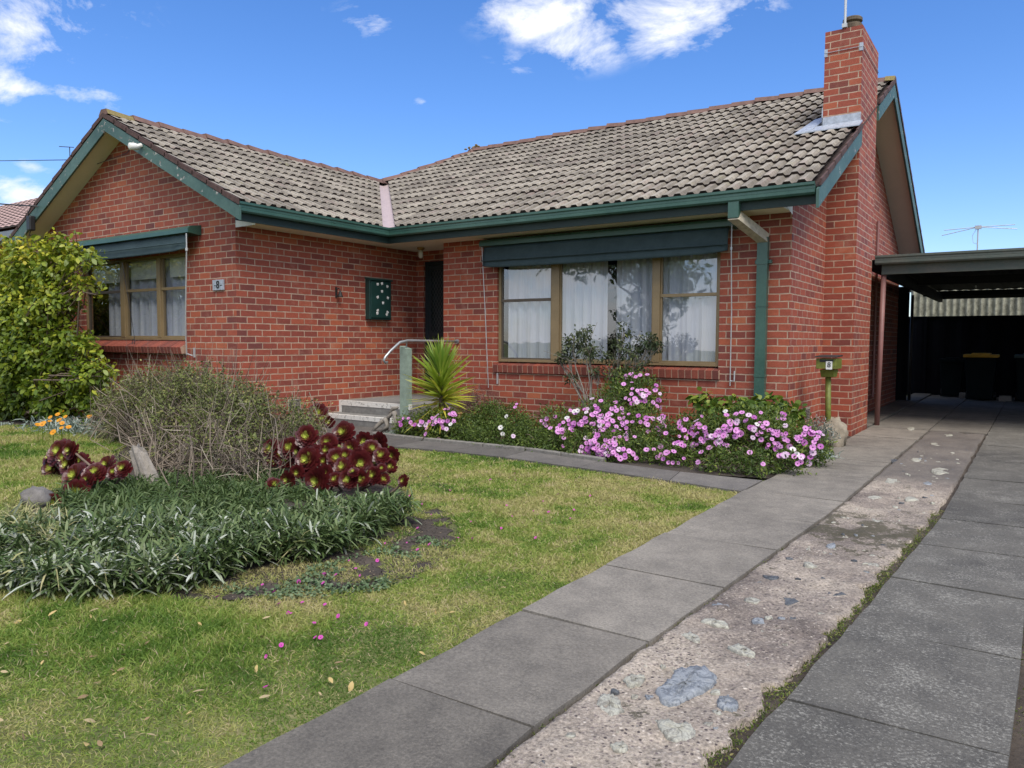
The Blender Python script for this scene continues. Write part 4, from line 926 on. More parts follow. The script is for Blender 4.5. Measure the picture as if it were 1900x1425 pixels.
text('8', .08, M['ink'], (-1.955, y0 - .004, .985), RXZ, t, bold=.001)
p = MB(); p.tube([(cx_ - .01, cy_, .85), (cx_ + .01, cy_, .05)], .032, 14); p.build('post', M['mailgreen'], t, smooth=True)
def rock(name, c, r, m, label, cat='rock', seed=0, n=3, **k):
    bm = bmesh.new(); bmesh.ops.create_icosphere(bm, subdivisions=n, radius=1); rr = np.random.default_rng(seed); ph = rr.random((6, 3)) * 6
    for v in bm.verts:
        d = v.co.normalized(); f = 1
        for i in range(6): f += .09 * math.sin(d.x * (2 + i) + ph[i, 0]) * math.sin(d.y * (2 + i * 1.3) + ph[i, 1]) * math.sin(d.z * (2 + i) + ph[i, 2] + 1) * 1.6
        v.co = Vector((d.x * r[0] * f, d.y * r[1] * f, d.z * r[2] * f))
    me = bpy.data.meshes.new(name); bm.to_mesh(me); bm.free(); me.materials.append(m); me.polygons.foreach_set('use_smooth', [True] * len(me.polygons))
    o = bpy.data.objects.new(name, me); col.objects.link(o); o.location = c; LOC[o.name] = np.array(c, float); return tag(o, label, cat, **k)
rock('rock', (-1.93, 9.5, .14), (.17, .16, .2), M['limestone'], 'pale rough limestone rock at the foot of the letterbox post', seed=3)
c = at(70, 940); rock('rock', (c[0], c[1], .05), (.13, .1, .09), M['greyrock'], 'grey rounded rock at the left end of strappy bed', seed=8)

# ================================================================ ground
p = MB(); S = 300
p.face([(-S, -S, 0), (S, -S, 0), (S, S, 0), (-S, S, 0)]); g = p.build('ground', M['lawn'], None); g['kind'] = 'structure'
def slabs(xl, xr, ys, zt, name, mt, z0=-.06, gap=.013, jit=.005, tone=None):
    """xl, xr: functions of Y ; ys: joint positions"""
    p = MB()
    for a, b in zip(ys, ys[1:]):
        p.rv = (tone((a + b) / 2) if tone else .5) + random.uniform(-.12, .12); a2, b2 = a + gap / 2, b - gap / 2; j = [zt + random.uniform(-jit, jit) for _ in range(4)]; n = max(1, int((b2 - a2) / .14))
        for k in range(n):
            ya, yb = a2 + (b2 - a2) * k / n, a2 + (b2 - a2) * (k + 1) / n
            def zz(x01, y): s = (y - a2) / (b2 - a2); return (j[0] * (1 - x01) + j[1] * x01) * (1 - s) + (j[3] * (1 - x01) + j[2] * x01) * s
            e0, e1, e2, e3 = xl(ya), xr(ya), xr(yb), xl(yb)
            ln = len(p.v); p.hexa([(e0, ya, z0), (e1, ya, z0), (e2, yb, z0), (e3, yb, z0), (e0, ya, zz(0, ya)), (e1, ya, zz(1, ya)), (e2, yb, zz(1, yb)), (e3, yb, zz(0, yb))])
    o = p.build(name, mt, None); o['kind'] = 'structure'; return o
ipl = lambda xs, ys: (lambda y: float(np.interp(y, xs, ys)))
_w = lambda y, s: .006 * math.sin(y * 11 + s) + .005 * math.sin(y * 27 + s * 2)
L0 = ipl([0, 2, 6, 7, 10, 20], [-1.84, -1.85, -1.91, -1.9, -1.9, -1.95]); L1 = ipl([0, 2.7, 5.9, 17], [-1.25, -1.245, -1.16, -1.19])
R0 = ipl([0, 2.15, 3.5, 6, 18], [-.72, -.68, -.6, -.49, -.45]); R1 = ipl([0, 3.4, 20], [-.08, 0.0, .15])
EL0 = lambda y: L0(y) + _w(y, 1) * .6; EL1 = lambda y: L1(y) + _w(y, 2) * .6; ER0 = lambda y: R0(y) + _w(y, 4) * .6
ZT = .035
slabs(EL0, EL1, [-3] + [-2.28 + .845 * k for k in range(11)] + [7.35, 8.45, 9.6, 10.7, 12, 13.5, 15, 17, 19, 20.4], ZT, 'driveway', M['conc'], tone=lambda y: float(np.interp(y, [1, 2.2, 3.0, 7, 9], [.15, .25, .72, .7, .55])))
slabs(ER0, R1, [-3] + [-2.44 + .84 * k for k in range(12)] + [7.9, 9.2, 10.6, 12.0, 13.6, 15.2, 17, 20.4], ZT + .004, 'driveway', M['conc2'], tone=lambda y: float(np.interp(y, [1, 5, 6.5, 10, 12], [.5, .4, .2, .2, .6])))
slabs(lambda y: R1(y) + .06, lambda y: R1(y) + .75, [-3] + [-2.3 + .5 * k for k in range(12)], ZT - .01, 'driveway', M['strip'], gap=.02)
slabs(lambda y: R1(y) + .76 if y < 4 else R1(y) + .02, lambda y: 3.5, [10, 12, 14, 16, 18, 20.4], ZT - .002, 'driveway', M['conc2'])
# slab beside the house wall
slabs(lambda y: DX + .01 if y > GY else FX, lambda y: L0(y) - .012, [GY + .01, 13.4, 15.2, 17.4, 20.4], ZT + .02, 'driveway', M['conc'])
# stone strip : displaced grid with ragged edges
def strip_mesh():
    ny, nx = 520, 34; ys = np.concatenate([np.linspace(-1, 7.5, 400), np.linspace(7.52, 11.9, 120)]); V = np.empty((ny, nx, 3))
    r = np.random.default_rng(4); e0 = np.convolve(r.normal(size=ny + 14), np.ones(15) / 15, 'valid'); e1 = np.convolve(r.normal(size=ny + 14), np.ones(15) / 15, 'valid')
    ex0 = np.abs(e0) * .04 + .004; ex1 = np.abs(e1) * .13 + .012; ex1[ys > 6.2] *= .3
    for i, y in enumerate(ys):
        a = L1(y) + .005 + ex0[i] * .22; b = R0(y) - .015 - ex1[i]; s = np.linspace(0, 1, nx); V[i, :, 0] = a + (b - a) * s; V[i, :, 1] = y
        V[i, :, 2] = .034 - .012 * ((s < .03) | (s > .97))
    def sm(k):
        q = r.normal(size=(ny, nx)); 
        for _ in range(k): q = (q + np.roll(q, 1, 0) + np.roll(q, -1, 0) + np.roll(q, 1, 1) + np.roll(q, -1, 1)) / 5
        return q / q.std()
    V[:, :, 2] += sm(12) * .0035 + sm(3) * .0018 + sm(0) * .0007
    V[:, 0, 2] = V[:, -1, 2] = -.03
    i, j = np.meshgrid(np.arange(ny - 1), np.arange(nx - 1), indexing='ij'); i = i.ravel(); j = j.ravel()
    F = np.stack([i * nx + j, i * nx + j + 1, (i + 1) * nx + j + 1, (i + 1) * nx + j], 1)
    Vt = V.reshape(-1, 3); MI = np.zeros(len(F)); parts = [(Vt, F, np.zeros((len(Vt), 2)), 0)]
    # embedded slates
    def slab(cx, cy, rx, ry, rot, mi, h, seed):
        q = np.random.default_rng(seed); n = 9 if h < .015 else 14; ang = np.sort(q.uniform(0, 6.28, n) * .35 + np.arange(n) / n * 6.28 * .65 + 0); ang = np.arange(n) / n * 6.283 + q.uniform(-.18, .18, n)
        rad = q.uniform(.6, 1.15, n); out = []
        h *= .38; n = len(ang); rings = [(1.03, -.02), (1.0, h * .5), (.9, h), (.5, h * 1.1), (.0, h)]
        for (k, z_) in rings:
            x = np.cos(ang) * rx * rad * k; y = np.sin(ang) * ry * rad * k
            zz = z_ + q.normal(0, .0018, n) + (.004 * np.sin(x * 30 + seed) if k < 1 else 0)
            out.append(np.stack([cx + x * math.cos(rot) - y * math.sin(rot), cy + x * math.sin(rot) + y * math.cos(rot), .034 + zz], 1))
        Vv = np.concatenate(out); Fv = []
        for k in range(len(rings) - 1):
            for a in range(n): Fv.append([k * n + a, k * n + (a + 1) % n, (k + 1) * n + (a + 1) % n, (k + 1) * n + a])
        return Vv, np.array(Fv), np.zeros((len(Vv), 2)), mi
    def slabpoly(cp, mi, h, seed):
        q = np.random.default_rng(seed); P = np.array([at(1039 + a / 3.423, 1113 + b / 3.423)[:2] for a, b in cp]); out = []
        for a, b in zip(P, np.roll(P, -1, 0)):
            for t_ in (0, .25, .5, .75): out.append(a * (1 - t_) + b * t_ + q.normal(0, .0022, 2))
        P = np.array(out); n = len(P); c = P.mean(0); V = []
        for (k, z_) in ((1.03, -.02), (1.0, h * .3), (.93, h), (.7, h * 1.2), (.4, h), (0, h * 1.1)):
            V.append(np.c_[c + (P - c) * (k + (q.normal(0, .03, n)[:, None] if 0 < k < .95 else 0)), .034 + z_ + q.normal(0, .0022 if k < 1 else 1e-5, n)])
        F = [[k * n + j, k * n + (j + 1) % n, (k + 1) * n + (j + 1) % n, (k + 1) * n + j] for k in range(5) for j in range(n)]
        V = np.concatenate(V); return V, np.array(F), np.zeros((len(V), 2)), mi
    for i, (cp, mi) in enumerate(((((605, 640), (650, 615), (700, 580), (745, 505), (850, 495), (920, 490), (1000, 550), (985, 600), (900, 650), (800, 700), (740, 735), (690, 740), (640, 715)), 1),
        (((230, 735), (250, 690), (310, 660), (370, 690), (385, 740), (405, 785), (330, 820), (260, 780)), 3), (((400, 580), (450, 545), (530, 545), (540, 570), (500, 600), (445, 615)), 3), (((1010, 685), (1060, 685), (1130, 715), (1120, 760), (1040, 770), (1000, 740)), 1),
        (((600, 840), (680, 835), (740, 870), (800, 855), (860, 900), (870, 950), (800, 985), (730, 975), (650, 920)), 3), (((755, 285), (820, 265), (880, 290), (895, 335), (840, 330)), 3), (((895, 190), (930, 175), (1000, 185), (1060, 210), (1070, 235), (1000, 225), (920, 205)), 3),
        (((1060, 360), (1130, 340), (1170, 360), (1240, 400), (1230, 430), (1150, 410)), 3), (((960, 90), (1000, 75), (1090, 100), (1070, 115), (990, 108)), 1), (((1215, 195), (1240, 165), (1290, 180), (1300, 215), (1240, 215)), 1), (((320, 1010), (390, 985), (430, 1020), (420, 1050), (340, 1045)), 3))):
        parts.append(slabpoly(cp, mi, .009 if i else .013, 50 + i))
    spec = [(1467, 1128, .035, .045, 0, 2),
            (1550, 1115, .045, .03, .3, 2), (1427, 1085, .045, .03, 0, 2), (1540, 1025, .03, .05, 0, 1), (1745, 880, .07, .12, 0, 3), (1655, 900, .06, .1, .3, 3), (1630, 975, .05, .05, 0, 3),
            (1445, 1180, .05, .03, 0, 3), (1622, 932, .05, .06, 0, 3), (1690, 935, .05, .06, 0, 3),
            (1700, 860, .05, .08, .2, 3), (1735, 830, .06, .1, .2, 3), (1660, 860, .04, .07, .1, 2), (1760, 812, .05, .12, .2, 3), (1690, 800, .05, .15, .2, 3), (1720, 905, .05, .06, .2, 1), (1500, 1060, .04, .03, 0, 3), (1395, 1128, .04, .025, 0, 3), (1620, 1060, .03, .03, .5, 3)]
    for i, (px, py, rx, ry, rt, mi) in enumerate(spec):
        c = at(px, py); parts.append(slab(c[0], c[1], rx, ry * 1.5, rt * .6, mi, .014, i + 5))
    for i in range(150):
        y = rng.uniform(1.2, 10); x = rng.uniform(L1(y) + .08, R0(y) - .1); parts.append(slab(x, y, rng.uniform(.006, .028), rng.uniform(.006, .022), rng.uniform(0, 3), rng.choice([1, 2, 3, 3, 3]), .005, 100 + i))
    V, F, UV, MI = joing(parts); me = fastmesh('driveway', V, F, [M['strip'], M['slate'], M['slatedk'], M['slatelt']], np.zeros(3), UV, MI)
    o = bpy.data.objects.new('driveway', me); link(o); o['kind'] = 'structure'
strip_mesh()
slabs(lambda y: L1(y) + .012, lambda y: R0(y) - .012, [11.95, 13.5, 15.5, 17.5, 20.4], ZT - .002, 'driveway', M['conc'])
# soil sheet under the driveway joints
p = MB(); p.face([(-1.82, -3, .008), (.86, -3, .008), (.86, 3.9, .008), (.16, 4.2, .008), (.16, 12, .008), (-1.82, 12, .008)]); o = p.build('soil', M['soil'], None); o['kind'] = 'structure'
# garden path
pf = [(-8.6, 7.63), (-7.75, 7.63), (-7.15, 7.63), (-7.0, 6.99), (-6.1, 6.96), (-5.3, 6.98), (-4.6, 6.98), (-3.6, 6.82), (-2.7, 6.72), (-1.93, 6.72)]
pb = [(-8.6, 6.55), (-7.75, 6.5), (-7.15, 6.46), (-6.8, 6.42), (-6.05, 6.38), (-5.3, 6.47), (-4.55, 6.47), (-3.6, 6.37), (-2.6, 6.23), (-1.93, 6.13)]
p = MB()
for (a, b, c, d) in zip(pf, pf[1:], pb, pb[1:]):
    p.rv = random.random(); e = .004
    p.hexa([(c[0] + e, c[1], -.05), (d[0] - e, d[1], -.05), (b[0] - e, b[1], -.05), (a[0] + e, a[1], -.05), (c[0] + e, c[1], .03), (d[0] - e, d[1], .03), (b[0] - e, b[1], .03), (a[0] + e, a[1], .03)])
o = p.build('path', M['path'], None); o['kind'] = 'structure'
# garden beds (soil)
def ragged(pts, amp=.07):
    if len(pts) < 15: return pts
    out = []
    for (a, b), (c, d) in zip(pts, pts[1:] + pts[:1]):
        L = math.hypot(c - a, d - b); n = max(1, int(L / .035))
        for k in range(n):
            t_ = k / n; x, y = a + (c - a) * t_, b + (d - b) * t_; w_ = amp * (math.sin(x * 19 + y * 7) + math.sin(y * 31 - x * 11) * .7 + math.sin(x * 67 + y * 53) * .45) * .5 + random.uniform(-.012, .012)
            out.append((x + w_ * (d - b) / L, y - w_ * (c - a) / L))
    return out
def poly_sheet(name, pts, z, m, n=1):
    pts = ragged(pts); p = MB(); p.face([(x, y, z) for x, y in pts]); o = p.build(name, m, None); o['kind'] = 'structure'; return o
BED1 = [(-7.2, 7.9), (-7.05, 7.0), (-6.1, 6.97), (-5.3, 6.99), (-4.6, 6.99), (-3.6, 6.83), (-2.7, 6.73), (-1.93, 6.9), (-1.92, 10.7), (-2.33, 10.7), (-2.33, 9.03), (-7.2, 9.03)]
poly_sheet('garden_bed', BED1, .02, M['soil'])
ISL = [(-4.4, 1.45), (-3.6, 1.65), (-3.2, 2.0), (-3.0, 2.4), (-2.78, 2.75), (-2.85, 3.2), (-3.2, 3.7), (-3.45, 4.15), (-4.0, 4.9), (-4.6, 5.5), (-6, 6.1), (-8.5, 6.15), (-10.5, 5.9), (-9.6, 4.7), (-7.2, 3.0), (-6.1, 2.3), (-5.2, 1.7)]
poly_sheet('garden_bed', [(-4.3, 1.6), (-3.6, 1.8), (-3.15, 2.15), (-2.95, 2.45), (-2.72, 2.7), (-2.66, 3.1), (-2.9, 3.55), (-3.2, 3.95), (-3.9, 4.75), (-4.6, 5.5), (-6, 6.0), (-8.5, 6.0), (-9.8, 5.6), (-9.2, 4.7), (-7.0, 3.1), (-6.1, 2.5), (-5.2, 1.9)], .006, M['soil'])
poly_sheet('garden_bed', [(-16, 4.7), (-12, 4.85), (-10.6, 5.4), (-9.6, 6.0), (-8.7, 6.2), (-8.62, 7.6), (-8.62, 6.2), (-16, 6.18)], .0065, M['soil'])
# kerb blocks along the front bed
kp = [(-6.98, 6.97), (-6.4, 6.95), (-5.8, 6.95), (-5.2, 6.96), (-4.62, 6.97), (-4.1, 6.88), (-3.55, 6.8)]
for i, ((xa, ya), (xb, yb)) in enumerate(zip(kp, kp[1:])):
    p = MB(); p.bar((xa + .01, ya + .05, .03), (xb - .01, yb + .05, .03), .08, .07)
    tag(p.build('edging_block', M['greyblock'], None, base=((xa + xb) / 2, (ya + yb) / 2, 0), bev=.008), 'low grey concrete edging block between garden path and flower bed', 'edging block', 'concrete edging blocks along the path')

# ================================================================ vegetation
def inpoly(pts, poly):
    x, y = pts[:, 0], pts[:, 1]; c = np.zeros(len(x), bool); n = len(poly)
    for i in range(n):
        x1, y1 = poly[i]; x2, y2 = poly[(i + 1) % n]
        c ^= ((y1 > y) != (y2 > y)) & (x < (x2 - x1) * (y - y1) / (y2 - y1 + 1e-12) + x1)
    return c
def samplepoly(poly, n):
    a = np.array(poly); lo, hi = a.min(0), a.max(0); out = []
    while sum(map(len, out)) < n:
        q = lo + (hi - lo) * rng.random((n, 2)); out.append(q[inpoly(q, poly)])
    return np.concatenate(out)[:n]
def vnoise(xy, s, seed):      # cheap smooth noise
    r = np.random.default_rng(seed); g = r.random((64, 64)); q = xy / s; i = np.floor(q).astype(int); f = q - i; f = f * f * (3 - 2 * f)
    a = g[i[:, 0] % 64, i[:, 1] % 64]; b = g[(i[:, 0] + 1) % 64, i[:, 1] % 64]; c = g[i[:, 0] % 64, (i[:, 1] + 1) % 64]; d = g[(i[:, 0] + 1) % 64, (i[:, 1] + 1) % 64]
    return (a * (1 - f[:, 0]) + b * f[:, 0]) * (1 - f[:, 1]) + (c * (1 - f[:, 0]) + d * f[:, 0]) * f[:, 1]
# ---- lawn grass
M['grass'] = leafmat('grass_blade', [(0, (.085, .17, .02)), (.22, (.185, .3, .045)), (.5, (.32, .38, .085)), (.72, (.42, .42, .14)), (.88, (.54, .47, .23)), (1, (.55, .44, .3))], .6, .35)
LAWN = [(-1.82, .6), (-1.83, 2), (-1.895, 6.14), (-2.6, 6.25), (-3.6, 6.39), (-4.55, 6.49), (-5.3, 6.49), (-6.05, 6.4), (-7.4, 6.5), (-8.5, 6.58), (-10.4, 6.1), (-9.6, 5.8), (-12, 4.85), (-16, 4.7), (-16, .0), (-5, -.3), (-2.5, -.3)]
def grass():
    N = 1700000; q = np.concatenate([samplepoly(LAWN, N), samplepoly([(-16, 0), (-4, -.3), (-1.83, -.3), (-1.83, -3), (-16, -3)], 60000), samplepoly([(.9, -3), (3.6, -3), (3.6, 9.9), (.15, 9.9), (.15, 4.2), (.9, 4.1)], 90000)]); N = len(q); d = np.hypot(q[:, 0], q[:, 1])
    p3 = np.c_[q, np.zeros(N)] - CAM; zc = p3 @ FW; xs = 950 + FPX * (p3 @ R2) / zc; ys = 712.5 - FPX * (p3 @ U2) / zc
    vis = (zc > .3) & (xs > -120) & (xs < 1500) & (ys < 1560) | (rng.random(N) < .13); q = q[vis]; d = d[vis]
    keep = rng.random(len(q)) < np.clip((4.0 / d) ** 1.2, 0.08, 1); q = q[keep]; d = d[keep]
    ins = inpoly(q, ISL); n1 = vnoise(q, .45, 1); n2 = vnoise(q, .13, 2); n3 = vnoise(q, 1.1, 3)
    soilz = inpoly(q, [(-3.6, 1.95), (-3.0, 2.15), (-2.85, 2.5), (-2.62, 2.8), (-2.75, 3.4), (-3.1, 3.9), (-3.6, 4.3), (-3.6, 3), (-3.5, 2.2)]); inst = inpoly(q, [(-4.3, 1.65), (-3.6, 2.1), (-3.4, 2.6), (-3.4, 3.5), (-4.2, 4.6), (-8, 5.8), (-9.3, 5.2), (-7, 3.4), (-5.6, 2.2)]); bare = inst | (soilz & (n2 * .9 + n1 * .35 < .62)); k = ~bare & ~((n2 * .6 + n1 * .4) < .06); q = q[k]; d = d[k]; ins = ins[k]; n1, n2, n3 = n1[k], n2[k], n3[k]
    n = len(q)
    lush = np.clip(((-q[:, 0] - 2.35) / 1.0) * (2.3 - q[:, 1]) * .9 + .1, 0, 1) * np.clip((2.45 - q[:, 1]) / .4, 0, 1)   # lush patch near the strappy border
    lush = np.clip(np.exp(-(((q[:, 0] + 3.0) / .75) ** 2 + ((q[:, 1] - 1.75) / .42) ** 2)) * 1.3 + .5 * np.exp(-(((q[:, 0] + 7.4) / 2.4) ** 2 + ((q[:, 1] - 3.4) / 1.4) ** 2)) + .55 * np.exp(-(((q[:, 0] + 10) / 2.6) ** 2 + ((q[:, 1] - 3.6) / 1.5) ** 2)), 0, 1)
    L = (.012 + .018 * rng.random(n) + .012 * n1) * (1 + 1.1 * lush) * np.clip(d / 3, .85, 2.0)
    W = .0022 * np.clip(d / 2.2, .9, 4) * (1 + .3 * rng.random(n))
    D = randdir(n); D[:, 2] = np.abs(D[:, 2]) * .8 + .35 + .5 * lush
    U = np.clip(.38 + .75 * (n1 - .5) + .5 * (n3 - .5) + .6 * (n2 - .5) + rng.normal(0, .15, n) - .08 * lush + .1, 0, .8)
    dry = rng.random(n) < (.09 + .8 * np.clip(n2 - .55, 0, 1) + .25 * np.clip(n1 - .6, 0, 1)) * (1 - .6 * lush); U[dry] = rng.uniform(.75, 1, dry.sum())
    P = np.c_[q, np.full(n, -.002)]
    g_ = leafgeo(P, D, np.c_[rng.normal(size=(n, 2)), np.full(n, .4)], L, W, BLADE, .35, U)
    o = leafobj('grass', [(g_[0], g_[1], g_[2], 0)], [M['grass']], None, (-3, 3, 0)); tag(o, 'short patchy green and straw coloured lawn grass in front yard', 'grass', kind='stuff')
    print('grass blades', n)
grass()
# ---- weeds in the joints
M['weed'] = leafmat('weed', [(0, (.05, .08, .015)), (.6, (.14, .2, .03)), (1, (.3, .27, .1))], .6, .3)
def weeds():
    P, D, L = [], [], []
    for (fx, y0, y1, n, wd) in ((L1, 1.2, 3.4, 260, .012), (L1, 3.4, 5.2, 90, .01), (lambda y: R0(y) - .05, 1.3, 6.3, 6500, .03), (lambda y: R1(y) + .03, 1.6, 5, 500, .022), (lambda y: L0(y) - .01, 12.3, 15.5, 70, .02), (lambda y: L0(y) + 0, 7, 10.6, 30, .01)):
        cl = rng.uniform(y0, y1, max(4, n // 24)); y = rng.choice(cl, n) + rng.normal(0, .04, n); x = np.array([fx(v) for v in y]) + rng.normal(0, wd, n)
        P.append(np.c_[x, y, np.full(n, .02)]); L.append(rng.uniform(.004, .017, n))
    P = np.concatenate(P); L = np.concatenate(L); n = len(P); D = randdir(n, .7)
    g_ = leafgeo(P, D, randdir(n), L, L * .35, OVAL, .2); tag(leafobj('weeds', [g_], [M['weed']], None, (-.8, 4, 0)), 'small green weeds growing in the driveway joints', 'weeds', kind='stuff')
weeds()

def ellip(n, c, r, shell=(.75, 1.0), zmin=None):
    d = nrm(rng.normal(size=(n, 3))); rad = rng.uniform(shell[0], shell[1], n)[:, None]; return np.array(c) + d * rad * np.array(r), d
def blobs_from_px(lst, Y, ysq=.8):
    out = []
    for it in lst:
        px, py, r = it[:3]; yy = it[3] if len(it) > 3 else Y; c = atY(px, py, yy); s = dep(c) / FPX; out.append((c, (r * s * 1.05, r * s * ysq, r * s)))
    return out
def bush_leaves(blobs, per, L, W, prof=OVAL, out=.7, up=.3, bend=.15, shell=(.6, 1.03), Ufn=None, zmin=.02, cl=None, clr=.06, keepz=None):
    """cl = number of leaf sprays per blob of `per` leaves; leaves gathered in sprays give an uneven outline"""
    P, DD, U = [], [], []
    for bi, (c, r) in enumerate(blobs):
        vol = (r[0] * r[1] + r[0] * r[2] + r[1] * r[2]); n = int(per * vol)
        if cl:
            m = max(3, n // cl); C, d = ellip(m, c, r, shell); idx = rng.integers(0, m, n); p = C[idx] + rng.normal(0, clr, (n, 3)); dd = d[idx]; u = rng.random(m)[idx] * .6 + rng.random(n) * .4
        else: p, dd = ellip(n, c, r, shell); u = rng.random(n)
        P.append(p); DD.append(dd); U.append(u)
    P = np.concatenate(P); DD = np.concatenate(DD); U = np.concatenate(U); k = P[:, 2] > zmin
    if keepz: k &= rng.random(len(P)) < np.clip((P[:, 2] + .25 * (vnoise(P[:, :2] + P[:, 2:3], .16, 5) - .5) - keepz[0]) / (keepz[1] - keepz[0]), .06, 1)
    P, DD, U = P[k], DD[k], U[k]; n = len(P)
    D = nrm(DD * out + randdir(n) * 1.0 + np.array([0, 0, up])); N = nrm(DD * .8 + randdir(n) * .6 + np.array([0, -.1, .7]))
    if Ufn is not None: U = Ufn(P, DD, U)
    ll = rng.uniform(L[0], L[1], n); return leafgeo(P, D, N, ll, ll * W, prof, bend, np.clip(U, 0, 1))
def twigs(origin, blobs, per, r0=.01, r1=.003, k=6, wob=.06, jit=.1):
    paths = []
    for c, r in blobs:
        for _ in range(per):
            o = np.array(origin) + rng.normal(0, jit, 3) * (1, 1, 0); tgt = np.array(c) + nrm(rng.normal(size=3)) * np.array(r) * rng.uniform(.3, 1)
            if tgt[2] < .03: tgt[2] = .05
            paths.append(branch(o, tgt, r0, r1, k, wob))
    return paths
# ---- big left shrub
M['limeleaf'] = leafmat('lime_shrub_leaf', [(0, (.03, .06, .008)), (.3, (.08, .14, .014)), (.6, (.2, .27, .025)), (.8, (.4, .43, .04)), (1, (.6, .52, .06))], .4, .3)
bl = blobs_from_px([(-60, 560, 90), (10, 520, 62), (60, 500, 48), (100, 490, 38), (132, 478, 22), (-40, 660, 110), (50, 590, 70), (105, 560, 44), (60, 680, 80), (120, 645, 44), (160, 645, 16), (160, 705, 36), (105, 740, 50), (20, 750, 60), (170, 750, 24), (-40, 750, 70), (192, 692, 14), (60, 640, 75), (148, 525, 13), (110, 450, 14), (28, 455, 12), (170, 478, 12), (80, 455, 10)], 5.25, .75)
t = thing('lime_shrub', 'big bushy shrub with yellow-green leaves beside the left window', 'shrub', (-13, 5.3, 0))
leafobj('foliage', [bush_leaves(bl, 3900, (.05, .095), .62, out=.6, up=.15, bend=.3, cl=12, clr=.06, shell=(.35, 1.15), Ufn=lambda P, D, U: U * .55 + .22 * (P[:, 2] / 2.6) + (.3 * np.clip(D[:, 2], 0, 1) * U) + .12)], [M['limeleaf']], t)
leafobj('branches', [tubes_np(twigs((-12.9, 5.5, 0), bl, 5, .025, .006))], [M['bark']], t)
sp = []
for (px, py, qx, qy) in ((95, 520, 140, 432), (60, 520, 112, 442), (100, 600, 190, 520), (120, 560, 172, 468), (140, 660, 215, 690), (30, 500, 25, 445), (130, 700, 205, 720), (75, 480, 95, 436)):
    sp.append(branch(atY(px, py, 5.3), atY(qx, qy, 5.15), .009, .004))
leafobj('branches', [tubes_np(sp)], [M['bark']], t)
P = np.concatenate([s[0][2:].repeat(7, 0) for s in sp]); n = len(P); P = P + rng.normal(0, .04, (n, 3)); ll = rng.uniform(.05, .09, n)
leafobj('foliage', [leafgeo(P, randdir(n, .3), randdir(n, .8), ll, ll * .62, OVAL, .3, rng.uniform(.45, 1, n))], [M['limeleaf']], t)

# ---- gazania with orange flowers (behind left)
M['silver'] = leafmat('silver_leaf', [(0, (.1, .14, .11)), (.5, (.22, .28, .24)), (1, (.42, .47, .42))], .6, .15)
M['strap'] = leafmat('strap_leaf', [(0, (.04, .07, .018)), (.35, (.085, .135, .04)), (.7, (.16, .215, .085)), (.86, (.19, .24, .09)), (.93, (.33, .37, .27)), (1, (.55, .58, .5))], .48, .18, spec=.35)
def flower_mesh(name, R, npet, mats, cup=.25, rc=.25, wfac=1.0, seed=0):
    r = np.random.default_rng(seed); parts = []
    a = np.arange(npet) / npet * 6.283 + r.normal(0, .06, npet); D = np.c_[np.cos(a), np.sin(a), np.full(npet, cup)]; N = np.c_[np.zeros((npet, 2)), np.ones(npet)]
    g1 = leafgeo(np.c_[np.cos(a), np.sin(a), np.zeros(npet)] * R * .12, D, N, np.full(npet, R * .92), np.full(npet, R * 5.6 / npet * wfac), ((0, .35), (.5, .95), (.85, .9), (1, .3)), .12, r.random(npet)); parts.append((*g1, 0))
    rings = []; n = 8; V = []
    for (rr, z) in ((rc, .03), (rc * .7, .1), (.02, .13)):
        for j in range(n): V.append((rr * R * math.cos(j / n * 6.283), rr * R * math.sin(j / n * 6.283), R * (z + .08)))
    F = [[k * n + j, k * n + (j + 1) % n, (k + 1) * n + (j + 1) % n, (k + 1) * n + j] for k in range(2) for j in range(n)]
    parts.append((np.array(V), np.array(F), np.full((len(V), 2), .5), 1))
    V, F, UV, MI = joing(parts); return fastmesh(name, V, F, mats, np.zeros(3), UV, MI)
def put_flowers(parent, meshes, pts, nrms, name='flower', scale=(.8, 1.2), toplevel=None, labels=None):
    for p_, n_ in zip(pts, nrms):
        o = bpy.data.objects.new(name, meshes[rng.integers(0, len(meshes))]); col.objects.link(o)
        q = Vector(n_.tolist()).to_track_quat('Z', 'Y'); s = rng.uniform(*scale)
        o.rotation_euler = (q @ Matrix.Rotation(rng.uniform(0, 6.28), 3, 'Z').to_quaternion()).to_euler(); o.scale = (s, s, s)
        if parent is not None: o.parent = parent; o.location = Vector((p_ - LOC[parent.name]).tolist())
        else: o.location = Vector(p_.tolist()); tag(o, *toplevel)
M['orange'] = leafmat('orange_petal', [(0, (.75, .28, .01)), (1, (.85, .42, .02))], .5, .3)
M['centre'] = simple('flower_centre', (.03, .012, .05), .7, .3, 90, bmp=0)
of = [flower_mesh('orange_flower', .031, 13, [M['orange'], simple('orange_centre', (.4, .2, .02), .7)], seed=i) for i in range(2)]
gc = at(150, 800)
t = thing('gazania_plant', 'silver-leaved gazania with orange flowers on the far lawn edge', 'plant', (gc[0], gc[1], 0))
q = np.c_[rng.normal(0, .42, 1500), rng.normal(0, .28, 1500)]; P = np.c_[gc[0] + q[:, 0], gc[1] + .15 + q[:, 1], rng.uniform(.0, .12, 1500)]; D = randdir(1500, .8)
leafobj('foliage', [leafgeo(P, D, randdir(1500, .3), rng.uniform(.1, .2, 1500), .018, STRAP, .3)], [M['silver']], t)
fp = [(68, 788), (78, 792), (82, 785), (92, 783), (107, 770), (110, 780), (116, 764), (120, 773), (95, 772), (130, 792), (114, 788), (113, 794), (101, 802), (157, 765), (165, 773)]
fpts = np.array([at(x, y, .22) + rng.normal(0, .01, 3) for x, y in fp]); put_flowers(t, of, fpts, np.array([[.4, -.5, .8]] * len(fp)) + rng.normal(0, .2, (len(fp), 3)))
